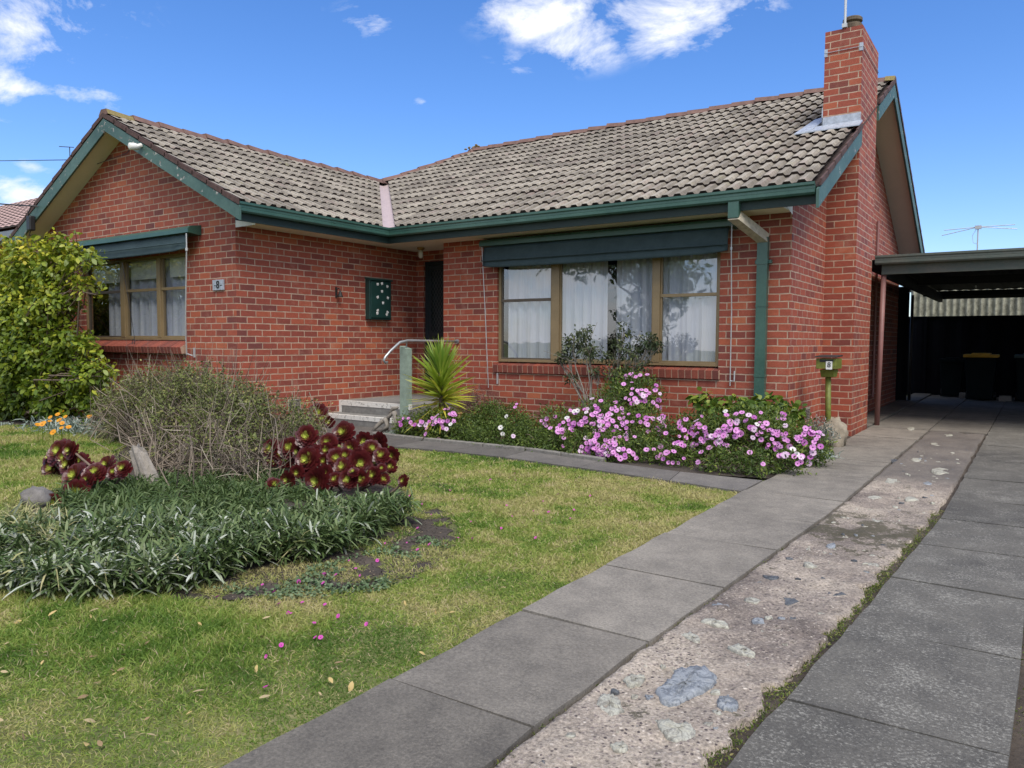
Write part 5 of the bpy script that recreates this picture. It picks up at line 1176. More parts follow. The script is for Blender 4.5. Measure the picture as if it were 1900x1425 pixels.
st_ = [branch((p_[0], p_[1], 0), p_, .005, .003, 4, .02) for p_ in fpts]; leafobj('stem', [tubes_np(st_, 4)], [M['limeleaf']], t)
def stake(px, py, zb, h, lab):
    c = at(px, py, zb); t = thing('garden_light', lab, 'garden light', (c[0], c[1], 0))
    p = MB(); p.tube([(c[0], c[1], 0), (c[0], c[1], h)], .006, 6); p.build('stake', M['steel'], t)
    p = MB(); p.lathe((c[0], c[1], h), [(.012, 0), (.028, .03), (.028, .08), (.045, .085), (.03, .1)], 10); p.build('lamp_head', M['brass'], t)
stake(128, 786, 0, .3, 'small solar stake light among the orange flowers')
stake(852, 818, 0, .26, 'small solar stake light among the pink daisies near the yucca')

# ---- scraggly dry shrub
M['scrub'] = leafmat('scrub_leaf', [(0, (.05, .07, .018)), (.35, (.105, .135, .035)), (.7, (.19, .22, .06)), (1, (.34, .29, .12))], .6, .25)
M['straw'] = leafmat('dry_stem', [(0, (.075, .055, .042)), (.45, (.16, .13, .1)), (.8, (.3, .25, .19)), (1, (.46, .41, .33))], .9, .0)
M['drygrass'] = leafmat('pale_tuft', [(0, (.14, .17, .05)), (.5, (.3, .32, .12)), (1, (.5, .45, .25))], .7, .2)
bl = blobs_from_px([(205, 800, 38, 4.9), (240, 770, 48, 4.9), (215, 755, 30, 4.9), (290, 745, 52, 4.8), (350, 740, 56, 4.7), (320, 800, 70, 4.5), (420, 770, 60, 4.6), (400, 830, 70, 4.3), (470, 790, 45, 4.6), (500, 830, 40, 4.6), (300, 870, 50, 4.1), (440, 870, 60, 4.1), (360, 900, 45, 4.0), (550, 795, 36, 5.1), (530, 840, 36, 4.8), (580, 815, 22, 5.4), (470, 750, 32, 4.8), (260, 735, 30, 4.9), (400, 735, 34, 4.8), (345, 715, 26, 4.8)], 4.6, .8)
t = thing('scraggly_shrub', 'large tangled half-dead shrub with grey twigs and sparse olive leaves', 'shrub', (-6.8, 4.6, 0))
nT = 5200; P, U_ = [], []
V_ = [];
for c, r in bl:
    n = int(2300 * (r[0] * r[1] + r[0] * r[2] + r[1] * r[2])); p_, d_ = ellip(n, c, r, (.1, 1.05)); V_.append((p_, d_))
P = np.concatenate([a for a, b in V_]); DD = np.concatenate([b for a, b in V_]); k = P[:, 2] > .02; P, DD = P[k], DD[k]; n = len(P)
tw = leafgeo(P, nrm(DD * .5 + randdir(n, .25)), randdir(n), rng.uniform(.08, .34, n), rng.uniform(.003, .007, n), ((0, 1), (.2, .95), (.4, .9), (.6, .8), (.8, .7), (1, .4)), rng.uniform(-.9, 1.1, n))
leafobj('twigs', [tw], [M['straw']], t)
paths = twigs((-6.6, 4.6, 0), bl, 22, .008, .003, 8, .07, .35)
leafobj('branches', [tubes_np(paths, 5)], [M['twig']], t)
leafobj('foliage', [bush_leaves(bl, 12500, (.018, .042), .5, out=.5, up=.3, cl=16, clr=.05, shell=(.6, 1.2), Ufn=lambda P, D, U: U * .8 + .15, keepz=(.12, .5))], [M['scrub']], t)
# upright leafy sprigs on its top
sp = []
for _ in range(120):
    px = rng.uniform(190, 600); py = np.interp(px, [200, 230, 330, 420, 480, 600], [740, 708, 695, 700, 725, 775]) + rng.uniform(-8, 25); a = atY(px, py + 45, 4.75 + rng.normal(0, .15)); b = a + np.array([rng.normal(0, .08), rng.normal(0, .06), rng.uniform(.14, .42)]); sp.append(branch(a, b, .004, .002, 6, .06))
leafobj('twigs', [tubes_np(sp, 4)], [M['twig']], t)
P = np.concatenate([s[0][1:].repeat(9, 0) for s in sp]); n = len(P); P = P + rng.normal(0, .018, (n, 3)); ll = rng.uniform(.015, .032, n)
leafobj('foliage', [leafgeo(P, randdir(n, .3), randdir(n, .8), ll, ll * .5, OVAL, .2)], [M['scrub']], t)
vb = []
for _ in range(24):
    px_ = rng.uniform(215, 520); a = at(px_, rng.uniform(885, 925)) + (0, .25, 0); b = a + np.array([rng.normal(0, .22), rng.normal(.05, .12), rng.uniform(.3, .62)]); c_ = b + np.array([rng.normal(0, .2), rng.normal(-.05, .1), rng.uniform(-.25, .1)])
    m_ = (a + b) / 2 + rng.normal(0, .05, 3); vb.append((np.array([a, a * .5 + m_ * .5, m_, m_ * .4 + b * .6, b, b * .5 + c_ * .5 + (0, 0, .03), c_]), np.linspace(.0065, .0025, 7)))
leafobj('branches', [tubes_np(vb, 5)], [M['twig']], t)
# grass tufts in it
tf = []
for (px, py, Y, h, n) in ((215, 790, 4.7, .35, 160), (195, 760, 4.9, .3, 120), (250, 730, 4.9, .3, 120), (320, 700, 4.9, .22, 60), (500, 790, 4.9, .3, 150), (230, 860, 4.0, .3, 120), (300, 905, 3.9, .28, 200), (110, 890, 3.3, .22, 120), (470, 900, 4.1, .25, 140), (540, 800, 5.3, .25, 120), (560, 795, 5.4, .22, 100)):
    c = atY(px, py, Y); P = c + rng.normal(0, .035, (n, 3)); D = randdir(n, .55); tf.append(leafgeo(P, D, randdir(n), rng.uniform(.5, 1, n) * h, .006, BLADE, .5))
leafobj('grass_tuft', tf, [M['drygrass']], t)
# grey split stump inside
c = at(262, 905)
p = MB(); rr = np.random.default_rng(3); nn = 15; rings = []
for k in range(8):
    z_ = -.03 + .05 * k; rad = .12 - .006 * k; rings.append([(c[0] - .03 - .035 * k + rad * (1 + .16 * math.sin(j * 2.1) + .1 * math.sin(j * 5.3)) * math.cos(j / nn * 6.283), c[1] + .12 + rad * .7 * (1 + .16 * math.sin(j * 2.1)) * math.sin(j / nn * 6.283), z_ + (rr.uniform(-.12, .03) if k == 7 else rr.uniform(-.006, .006))) for j in range(nn)])
for r0, r1 in zip(rings, rings[1:]):
    for j in range(nn): p.face([r0[j], r0[(j + 1) % nn], r1[(j + 1) % nn], r1[j]])
p.face(rings[-1])
tag(p.build('tree_stump', M['drywood'], None, base=(c[0], c[1], 0)), 'splintered grey dead stump under the tangled shrub', 'stump')
# red cordyline / bromeliad flower
t = thing('red_plant', 'small crimson-leaved plant peeping above the tangled shrub', 'plant', tuple(atY(245, 760, 5.4) * (1, 1, 0)))
c = atY(247, 722, 5.4); P = c + rng.normal(0, .07, (160, 3)); leafobj('foliage', [leafgeo(P, randdir(160, .4), randdir(160), rng.uniform(.05, .12, 160), .03, OVAL, .2)], [leafmat('crimson', [(0, (.18, .01, .02)), (1, (.5, .03, .06))], .4, .2)], t)
leafobj('stem', [tubes_np([branch((c[0] + dx, c[1], 0), c + (dx, 0, 0), .012, .006) for dx in (-.05, 0, .05)])], [M['bark']], t)

# ---- strappy silver-green border plants (ground cover)
STR = [tuple(at(x_, y_)[:2]) for x_, y_ in ((-150, 1085), (0, 1098), (60, 1112), (150, 1116), (260, 1108), (350, 1102), (430, 1078), (470, 1055), (560, 1052), (640, 1030), (700, 1000), (760, 968))] + [tuple(at(x_, y_, .2)[:2]) for x_, y_ in ((768, 930), (735, 908), (680, 906), (600, 912), (540, 922), (480, 940), (420, 945), (340, 935), (260, 935), (200, 925), (150, 945), (110, 962), (60, 956), (20, 950), (0, 948), (-60, 948), (-150, 950))]
STR = STR[:]
def straps():
    m = 1900; q = samplepoly(STR, m); per = 17; n = m * per
    c = np.repeat(q, per, 0); hump = np.repeat(.10 + .1 * vnoise(q, .35, 8), per)
    P = np.c_[c + rng.normal(0, .018, (n, 2)), rng.uniform(.2, 1, n) * hump]
    ang = rng.uniform(0, 6.283, n); el = rng.uniform(.15, 1.25, n); out = np.array([.62, -.62, 0])
    D = np.c_[np.cos(ang) * np.cos(el), np.sin(ang) * np.cos(el), np.sin(el)] + out * .32 * rng.random(n)[:, None]
    L = rng.uniform(.07, .16, n) * np.repeat(rng.uniform(.7, 1.35, m), per); U = rng.random(n) * .82 + np.repeat(rng.uniform(-.12, .12, m), per) + .1 * (vnoise(c, .5, 9) - .5); back = rng.random(n) < (.05 + .2 * np.clip((3.0 - c[:, 1]) / 1.2, 0, 1)); U[back] = rng.uniform(.88, 1, back.sum())
    g_ = leafgeo(P, D, np.c_[rng.normal(0, .2, (n, 2)), np.ones(n)], L, rng.uniform(.009, .015, n), ((0, .45), (.3, .8), (.65, 1), (.88, .75), (1, .1)), rng.uniform(.2, .6, n), np.clip(U, 0, 1))
    lime = samplepoly([tuple(at(x_, y_, .1)[:2]) for x_, y_ in ((20, 965), (110, 970), (140, 1010), (90, 1035), (20, 1010), (-40, 990))], 900); P2 = np.c_[lime, rng.uniform(.1, .22, 900)]
    g2 = leafgeo(P2, randdir(900, .8), randdir(900), rng.uniform(.06, .14, 900), .006, BLADE, .4)
    bq = samplepoly([tuple(at(x_, y_)[:2]) for x_, y_ in ((90, 955), (240, 965), (420, 965), (520, 950), (600, 925), (500, 885), (350, 885), (250, 900), (120, 905))], 380); k2 = 16; c2 = np.repeat(bq, k2, 0); n2_ = len(c2)
    g4 = leafgeo(np.c_[c2 + rng.normal(0, .02, (n2_, 2)), np.full(n2_, .01)], randdir(n2_, .9), randdir(n2_), rng.uniform(.12, .26, n2_), .012, STRAP, rng.uniform(.3, .8, n2_), rng.uniform(0, .6, n2_))
    dq = samplepoly(STR, 900); g3 = leafgeo(np.c_[dq, rng.uniform(.01, .16, 900)], randdir(900, .1), randdir(900, .8), rng.uniform(.06, .14, 900), .009, STRAP, .6, rng.uniform(.5, 1, 900))
    tag(leafobj('groundcover_plants', [(*g_, 0), (*g2, 1), (*g3, 1), (*g4, 0)], [M['strap'], M['drygrass']], None, (-4.5, 3, 0), smooth=True), 'dense border of strappy grey-green leaves with silvery undersides around the island bed', 'ground cover', kind='stuff')
straps()
# oxalis-like small leaves on the soil apron
lq = samplepoly([(-3.8, 1.9), (-2.9, 2.1), (-2.6, 2.7), (-2.7, 3.5), (-3.4, 4.2), (-3.7, 3.5), (-3.4, 2.7)], 5200)
tag(leafobj('leaf_litter', [leafgeo(np.c_[lq, rng.uniform(.006, .014, len(lq))], randdir(len(lq), .0) * (1, 1, .35), np.c_[rng.normal(0, .4, (len(lq), 2)), np.ones(len(lq))], rng.uniform(.004, .016, len(lq)), rng.uniform(.003, .008, len(lq)), ((0, .6), (.5, 1), (1, .3)), .1)], [leafmat('litter', [(0, (.02, .016, .013)), (.6, (.06, .048, .038)), (.9, (.12, .09, .06)), (1, (.28, .22, .15))], .95, 0)], None, (-3, 3, 0)), 'crumbs of dark soil and dead leaf bits on the bare bed edge', 'leaf litter', kind='stuff')
q = samplepoly([(-3.3, 2.2), (-2.9, 2.3), (-2.6, 2.7), (-2.7, 3.4), (-3.1, 3.6), (-3.2, 2.7)], 3400); q = q[vnoise(q, .16, 4) > .45]; n = len(q)
tag(leafobj('clover_weeds', [leafgeo(np.c_[q, rng.uniform(.008, .025, n)], randdir(n, .1), np.c_[rng.normal(0, .25, (n, 2)), np.ones(n)], rng.uniform(.012, .022, n), .015, OVAL, .1)], [leafmat('clover', [(0, (.06, .11, .04)), (1, (.2, .27, .14))], .6, .2)], None, (-3, 3, 0)), 'tiny clover leaves scattered over the bare soil edge', 'clover', kind='stuff')

# ---- aeonium rosettes
M['aeo'] = leafmat('aeonium_leaf', [(0, (.6, .66, .14)), (.13, (.42, .5, .08)), (.24, (.2, .09, .03)), (.38, (.1, .018, .016)), (.6, (.065, .01, .011)), (.8, (.11, .016, .016)), (1, (.055, .008, .01))], .32, .12, tipmix=(.6, 1, (.09, .011, .013), .6), spec=.6)
def rosette(name, R, seed, nl=58):
    r = np.random.default_rng(seed); i = np.arange(nl); f = i / nl; a = i * 2.39996; el = 1.05 * (1 - f) ** 1.3 + .02 + r.normal(0, .07, nl)
    D = np.c_[np.cos(a) * np.cos(el), np.sin(a) * np.cos(el), np.sin(el)]; N = np.c_[-np.cos(a) * np.sin(el), -np.sin(a) * np.sin(el), np.cos(el)]
    L = R * (.2 + .8 * f ** .8) * r.uniform(.95, 1.05, nl); P = np.c_[np.cos(a) * .03 * R, np.sin(a) * .03 * R, -f * R * .35]
    V, F, UV = leafgeo(P, D, N, L, L * .46, ((0, .3), (.35, .5), (.72, .9), (.9, .95), (1, .5)), -.1, np.clip(f + r.normal(0, .1, nl) * (f > .2), 0, 1))
    return fastmesh(name, V, F, [M['aeo']], np.zeros(3), UV, smooth=False)
RM = [rosette('rosette', .1, i, 64 + 6 * i) for i in range(4)]
def aeonium(label, lst, Y, base, xw=.0):
    t = thing('aeonium_clump', label, 'succulent', (base[0], base[1], 0), 'dark red aeonium succulents in the island bed'); paths = []
    for it in lst:
        px, py, r = it[:3]; yy = it[3] if len(it) > 3 else Y; c = atY(px, py, yy); s = 1.32 * r * dep(c) / FPX / .1
        o = bpy.data.objects.new('rosette', RM[rng.integers(0, 4)]); col.objects.link(o); o.parent = t; o.location = Vector((c - LOC[t.name]).tolist())
        n_ = nrm(np.array([.42 + rng.normal(0, .2), -.75 + rng.normal(0, .18), .32 + rng.normal(0, .18)])); q = Vector(n_.tolist()).to_track_quat('Z', 'Y')
        o.rotation_euler = (q @ Matrix.Rotation(rng.uniform(0, 6.28), 3, 'Z').to_quaternion()).to_euler(); o.scale = (s, s, s)
        b = np.array(base, float) + rng.normal(0, .12, 3) * (1, 1, 0); e = c - n_ * .04 * s; mid = (b + e) / 2 + rng.normal(0, .03, 3) - np.array([0, 0, .05]); paths.append((np.array([b, b * .6 + mid * .4, mid, e * .7 + mid * .3, e]), np.array([.014, .013, .011, .01, .012])))
    leafobj('stem', [tubes_np(paths, 6)], [M['bark']], t); return t
ac = at(610, 905)
lst = [(501, 832, 16), (536, 830, 17), (568, 809, 18), (606, 822, 17, 4.75), (636, 802, 19, 4.9), (587, 848, 19), (552, 838, 13), (650, 832, 16, 4.7), (675, 818, 14, 4.9), (701, 822, 17, 4.9), (718, 850, 14, 4.8), (726, 845, 13, 4.8), (568, 853, 22, 4.2), (530, 855, 13), (505, 855, 10), (600, 855, 11), (624, 849, 16), (635, 867, 17, 4.2), (668, 858, 18, 4.3), (697, 858, 11), (707, 845, 14), (586, 892, 21, 4.0), (620, 889, 12, 4.1), (645, 889, 16, 4.1), (668, 888, 14, 4.2), (692, 882, 14, 4.3), (711, 888, 11, 4.4), (532, 890, 14, 4.0), (509, 899, 13, 3.95), (550, 877, 12, 4.1), (603, 876, 12, 4.1), (655, 875, 9, 4.1), (708, 868, 8, 4.4), (677, 838, 10, 4.6), (520, 842, 12, 4.5), (662, 845, 12, 4.4), (724, 865, 11, 4.5), (604, 835, 12, 4.5), (690, 832, 15, 4.6), (580, 868, 12, 4.3), (640, 845, 13, 4.5), (560, 825, 14, 4.7)]
aeonium('broad clump of dark red rosettes with green centres behind the strappy border', lst, 4.45, (ac[0], ac[1] + .2, 0))
lst = [(108, 838, 22), (128, 835, 14), (95, 868, 18), (125, 862, 20), (137, 883, 23, 3.05), (175, 876, 18, 3.1), (196, 862, 17, 3.2), (227, 869, 14, 3.2), (141, 912, 19, 2.9), (84, 885, 13), (100, 895, 11), (155, 866, 14, 3.3), (90, 850, 12), (118, 848, 14), (210, 875, 11, 3.2), (160, 890, 13, 3.0), (147, 856, 15, 3.4)]
c = at(140, 925); aeonium('low group of dark red rosettes at the left end of the tangled shrub', lst, 3.2, (c[0] - .2, c[1] + .3, 0))
c = at(85, 950); aeonium('pair of small dark rosettes beside the grey rock', [(97, 931, 12, c[1] + .1), (71, 943, 10, c[1] + .1)], 2.6, (c[0], c[1] + .1, 0))
c = at(575, 800); aeonium('tall upright brownish rosettes near the air vent and steps', [(572, 775, 12), (590, 765, 15), (597, 778, 13), (560, 785, 10), (582, 790, 11), (610, 783, 9)], 6.4, (atY(580, 815, 6.4)[0], 6.4, 0))
c = at(735, 905); aeonium('single drooping rosette on a bare stem over the lawn', [(747, 892, 10, 4.45)], 4.4, (atY(715, 905, 4.5)[0], 4.5, 0))

# ---- yucca
yb = np.array([-6.19, 7.45, 0.0])
t = thing('yucca', 'spiky yucca with yellowing lower leaves beside the front steps', 'yucca', yb)
ztop = atY(808, 680, 7.45)[2]
leafobj('trunk', [tubes_np([(np.array([yb, yb + (.0, 0, .3), yb + (-.02, 0, .6), (yb[0] - .03, yb[1], ztop)]), np.array([.04, .035, .03, .022]))], 9)], [M['bark']], t)
n = 300; f = np.sort(rng.random(n)); hz = .3 + (ztop - .3) * f; a = rng.uniform(0, 6.283, n); el = -.8 + 2.05 * f ** .75 + rng.normal(0, .12, n)
D = np.c_[np.cos(a) * np.cos(el), np.sin(a) * np.cos(el), np.sin(el)]; P = np.c_[yb[0] - .03 * f, np.full(n, yb[1]), hz]; P = P + D * .02
M['yucca'] = leafmat('yucca_leaf', [(0, (.6, .5, .06)), (.3, (.5, .5, .06)), (.55, (.32, .42, .05)), (1, (.2, .34, .05))], .4, .3, tipmix=(.7, 1, (.6, .55, .14), .5))
leafobj('foliage', [leafgeo(P, D, np.c_[-D[:, 0] * D[:, 2], -D[:, 1] * D[:, 2], 1 - D[:, 2] ** 2 + .01] + rng.normal(0, .45, (n, 3)), rng.uniform(.4, .54, n) * np.where(f > .8, .85, 1), .034, ((0, .8), (.2, 1), (.6, .8), (.85, .4), (1, .03)), np.where(f < .3, .15, .04), np.clip(f + rng.normal(0, .08, n), 0, 1))], [M['yucca']], t)
# ---- daisy bushes
M['daisyleaf'] = leafmat('daisy_leaf', [(0, (.035, .065, .014)), (.5, (.085, .14, .026)), (.85, (.19, .25, .04)), (1, (.34, .36, .08))], .5, .3)
M['pink'] = leafmat('pink_petal', [(0, (.74, .27, .68)), (1, (.86, .44, .82))], .5, .35, tipmix=(0, .35, (.5, .1, .5), -.0))
M['palepink'] = leafmat('pale_petal', [(0, (.8, .55, .78)), (1, (.85, .7, .83))], .5, .35)
M['mauve'] = leafmat('mauve_petal', [(0, (.5, .1, .46)), (1, (.62, .2, .6))], .5, .35)
M['whitep'] = leafmat('white_petal', [(0, (.8, .78, .76)), (1, (.88, .86, .84))], .5, .3)
R_ = .028
FL = [flower_mesh('daisy', R_, 16, [M['pink'], M['centre']], .18, .2, seed=1), flower_mesh('daisy', R_, 15, [M['pink'], M['centre']], .35, .2, seed=2), flower_mesh('daisy', R_, 16, [M['palepink'], M['centre']], .2, .2, seed=3), flower_mesh('daisy', R_, 14, [M['mauve'], M['centre']], .3, .2, seed=4), flower_mesh('daisy', R_ * .9, 16, [M['pink'], M['centre']], .7, .2, seed=7)]
FW_ = [flower_mesh('daisy', R_, 16, [M['whitep'], M['centre']], .2, .2, seed=5)]
def surf_pt(px, py, blobs):
    d = ray(px, py); best = None
    for c, r in blobs:
        o = (CAM - c) / r; dd = d / np.array(r); A = dd @ dd; B = o @ dd; C = o @ o - 1; disc = B * B - A * C
        if disc > 0:
            s = (-B - math.sqrt(disc)) / A
            if s > 0 and (best is None or s < best[0]): p_ = CAM + d * s; best = (s, p_, nrm((p_ - c) / np.array(r) ** 2))
    return best
def scatter_flowers(blobs, clusters):
    P, N = [], []
    for (px, py, sx, sy, n) in clusters:
        k = 0; tries = 0
        while k < n and tries < n * 30:
            tries += 1; b = surf_pt(px + rng.normal(0, sx), py + rng.normal(0, sy), blobs)
            if b is None or b[1][2] < .03: continue
            nn = nrm(b[2] * .7 + np.array([.25, -.5, .55]) + rng.normal(0, .3, 3)); P.append(b[1] + nn * rng.uniform(0, .05)); N.append(nn); k += 1
    return P, N
def daisy(label, px_blobs, base, clusters, per=13000, name='daisy_bush', meshes=FL, L=(.022, .05), W=.34, white=(), fmat='daisyleaf'):
    bl = blobs_from_px(px_blobs, 7.5, .85); t = thing(name, label, 'daisy bush', (base[0], base[1], 0), 'daisy bushes in the bed under the front window')
    leafobj('foliage', [bush_leaves(bl, per, L, W, OVAL, out=.6, up=.5, cl=10, clr=.035, shell=(.55, 1.05))], [M[fmat]], t)
    leafobj('branches', [tubes_np(twigs((base[0], base[1], 0), bl, 8, .008, .003), 4)], [M['bark']], t)
    P, N = scatter_flowers(bl, clusters); k = min(len(P), 100 - len(white)); idx = rng.permutation(len(P)); put_flowers(t, meshes, [P[i] for i in idx[:k]], [N[i] for i in idx[:k]], scale=(.8, 1.25))
    if white:
        P2, N2 = scatter_flowers(bl, [(x, y, 1, 1, 1) for x, y in white]); put_flowers(t, FW_, P2, N2, scale=(.9, 1.15))
    rest = idx[k:]
    if len(rest):
        parts = []
        for i in rest:
            me = meshes[rng.integers(0, len(meshes))]; q = Vector(N[i].tolist()).to_track_quat('Z', 'Y').to_matrix(); s = rng.uniform(.75, 1.1)
            co = np.empty(len(me.vertices) * 3); me.vertices.foreach_get('co', co); co = co.reshape(-1, 3) * s @ np.array(q).T + P[i]
            f_ = np.empty(len(me.loops), int); me.loops.foreach_get('vertex_index', f_); f_ = f_.reshape(-1, 4); mi = np.empty(len(me.polygons), int); me.polygons.foreach_get('material_index', mi)
            for m_ in (0, 1):
                parts.append((co, f_[mi == m_], np.full((len(co), 2), rng.random()), m_))
        o = leafobj('flowers', parts, [M['pink'], M['centre']], t); o['kind'] = 'stuff'
    return t
daisy('small low daisy clump with pink flowers at the foot of yucca', [(760, 795, 26, 7.2), (795, 792, 34, 7.25), (830, 790, 30, 7.3), (750, 806, 18, 7.15), (800, 808, 22, 7.15), (840, 805, 20, 7.2)], (-6.1, 7.25),
      [(750, 780, 8, 6, 3), (775, 780, 10, 5, 4), (797, 783, 12, 7, 6), (820, 775, 14, 8, 11), (838, 770, 10, 5, 6), (820, 800, 14, 8, 7), (775, 792, 8, 3, 4), (747, 790, 2, 2, 1)], white=[(797, 757), (838, 790)])
daisy('tall dense daisy bush smothered in pink flowers under the wide window', [(1030, 790, 38, 7.7), (1060, 810, 45, 7.5), (1110, 800, 60, 7.6), (1160, 760, 55, 8.1), (1190, 730, 38, 8.3), (1160, 710, 30, 8.5), (1130, 835, 38, 7.15), (1080, 832, 34, 7.15), (1190, 800, 50, 7.7), (1030, 822, 28, 7.15), (1200, 840, 35, 7.15), (1150, 846, 26, 7.0), (1060, 842, 18, 7.0)], (-4.3, 7.9),
      [(1025, 785, 14, 10, 10), (1080, 780, 20, 10, 16), (1110, 800, 22, 16, 34), (1140, 760, 26, 12, 22), (1190, 735, 20, 12, 24), (1180, 700, 22, 4, 8), (1222, 745, 6, 10, 7), (1120, 830, 22, 12, 38), (1140, 845, 18, 8, 18), (1075, 845, 14, 8, 7), (1220, 790, 22, 9, 22), (1160, 790, 24, 14, 20), (1050, 800, 16, 8, 6), (1200, 845, 22, 8, 6)], white=[(1060, 765), (1068, 768), (1072, 764), (1090, 772), (1052, 778)])
daisy('wide daisy bush covered in pink flowers at the driveway corner', [(1240, 820, 38, 7.5), (1290, 810, 45, 7.7), (1340, 815, 52, 7.6), (1400, 810, 52, 7.7), (1460, 820, 48, 7.8), (1505, 835, 34, 7.8), (1260, 850, 30, 7.1), (1330, 860, 32, 6.95), (1400, 860, 32, 7.0), (1460, 860, 30, 7.2), (1380, 780, 30, 8.1), (1440, 785, 28, 8.2)], (-2.9, 7.8),
      [(1285, 795, 16, 8, 20), (1330, 805, 20, 8, 18), (1375, 800, 24, 8, 26), (1390, 775, 18, 6, 9), (1350, 775, 3, 2, 1), (1440, 775, 18, 6, 5), (1262, 820, 14, 6, 9), (1300, 822, 12, 6, 10), (1345, 825, 10, 4, 5), (1430, 815, 22, 10, 26), (1490, 810, 16, 8, 14), (1455, 845, 12, 10, 9), (1500, 855, 12, 8, 6), (1275, 860, 14, 5, 6), (1225, 857, 5, 4, 4), (1500, 800, 12, 8, 7), (1520, 830, 8, 6, 5), (1240, 845, 14, 6, 5)], white=[(1470, 835), (1403, 793), (1345, 768), (1478, 845)])
# green low shrub without many flowers
M['greenleaf'] = leafmat('fresh_leaf', [(0, (.03, .055, .012)), (.5, (.07, .12, .02)), (1, (.2, .27, .05))], .55, .3)
daisy('low rounded green bush with almost no flowers right of the yucca', [(870, 800, 36, 7.5), (910, 782, 38, 7.9), (950, 790, 40, 7.8), (880, 818, 26, 7.2), (930, 815, 32, 7.25), (980, 812, 34, 7.3), (850, 812, 20, 7.25), (990, 825, 18, 7.1), (900, 820, 20, 7.12), (950, 824, 20, 7.1)], (-5.3, 7.6),
      [(958, 757, 2, 2, 2), (975, 752, 3, 2, 2), (945, 808, 4, 3, 1)], per=26000, L=(.015, .035), W=.45, white=[(931, 795), (932, 803), (941, 772)], fmat='greenleaf')
# dry brown twig plant behind
bl = blobs_from_px([(880, 745, 30, 8.5), (905, 760, 25, 8.5), (860, 760, 20, 8.4)], 8.5)
P = np.concatenate([ellip(500, c, r, (.1, 1.1))[0] for c, r in bl]); n = len(P)
t = thing('dry_bush', 'dead brown twiggy plant against the wall beside the yucca', 'plant', (bl[0][0][0], 8.5, 0)); leafobj('twigs', [leafgeo(P, randdir(n, .5), randdir(n), rng.uniform(.06, .2, n), .004, THIN, .1)], [leafmat('browntwig', [(0, (.07, .04, .035)), (1, (.22, .15, .12))], .9, 0)], t)
leafobj('branches', [tubes_np(twigs((bl[0][0][0], 8.5, 0), bl, 12, .008, .003), 4)], [M['bark']], t)
# big-leaf shrub (hydrangea like) by downpipe
M['bigleaf'] = leafmat('broad_leaf', [(0, (.05, .1, .015)), (.5, (.11, .19, .025)), (1, (.3, .34, .05))], .45, .3)
bl = blobs_from_px([(1310, 745, 20, 8.5), (1330, 765, 26, 8.4), (1370, 760, 28, 8.4), (1420, 760, 30, 8.5), (1450, 765, 22, 8.6), (1480, 765, 16, 8.8), (1395, 775, 26, 8.3), (1290, 740, 10, 8.5), (1478, 800, 14, 8.6)], 8.5)
t = thing('broad_leaved_shrub', 'low shrub with broad light green leaves at base of downpipe', 'shrub', (-3.0, 8.5, 0))
leafobj('foliage', [bush_leaves(bl, 1500, (.07, .12), .7, out=.6, up=.2, bend=.3, shell=(.5, 1.05))], [M['bigleaf']], t); leafobj('branches', [tubes_np(twigs((-3.1, 8.5, 0), bl, 5, .01, .005), 5)], [M['bark']], t)
# rose-like tall shrub in front of window
M['roseleaf'] = leafmat('dark_leaf', [(0, (.02, .035, .015)), (.5, (.05, .075, .03)), (.85, (.11, .13, .06)), (1, (.22, .26, .06))], .4, .2)
bl = blobs_from_px([(1062, 640, 20), (1085, 622, 18), (1050, 660, 14), (1092, 650, 18), (1038, 670, 9), (1158, 615, 12), (1150, 640, 16), (1170, 655, 18), (1130, 665, 14), (1188, 640, 14), (1205, 632, 18), (1222, 640, 12), (1190, 675, 12), (1110, 690, 12), (1145, 690, 16), (1060, 700, 10), (1165, 690, 12)], 8.55, 1.0)
t = thing('window_shrub', 'tall open shrub with bare grey stems and dark leaf tufts before wide window', 'shrub', (-4.6, 8.5, 0))
leafobj('foliage', [bush_leaves(bl, 5200, (.03, .06), .42, out=.6, up=.2, bend=.3, cl=7, clr=.025, shell=(.3, 1.1))], [M['roseleaf']], t)
p0s = [atY(1100, 790, 8.5) * (1, 1, 0) + (0, 0, .05), atY(1125, 790, 8.5) * (1, 1, 0) + (0, 0, .05)]; paths = []
for c, r in bl:
    o = p0s[rng.integers(0, 2)] + rng.normal(0, .05, 3) * (1, 1, 0); mid = o * .45 + np.array(c) * .55 + (rng.normal(0, .05), 0, -.05)
    p_ = np.array([o, o * .5 + mid * .5 + rng.normal(0, .02, 3), mid, (mid + c) / 2 + rng.normal(0, .02, 3), c]); paths.append((p_, np.array([.014, .012, .01, .008, .006])))
    for _ in range(5): paths.append(branch(mid * .4 + c * .6, np.array(c) + rng.normal(0, .8, 3) * r, .006, .002, 4, .06))
for _ in range(16):
    a = p0s[rng.integers(0, 2)] + rng.normal(0, .06, 3) * (1, 1, 0); paths.append(branch(a, a + (rng.normal(0, .2), rng.normal(0, .08), rng.uniform(.5, .8)), .008, .003))
leafobj('stem', [tubes_np(paths, 6)], [M['drywood']], t)
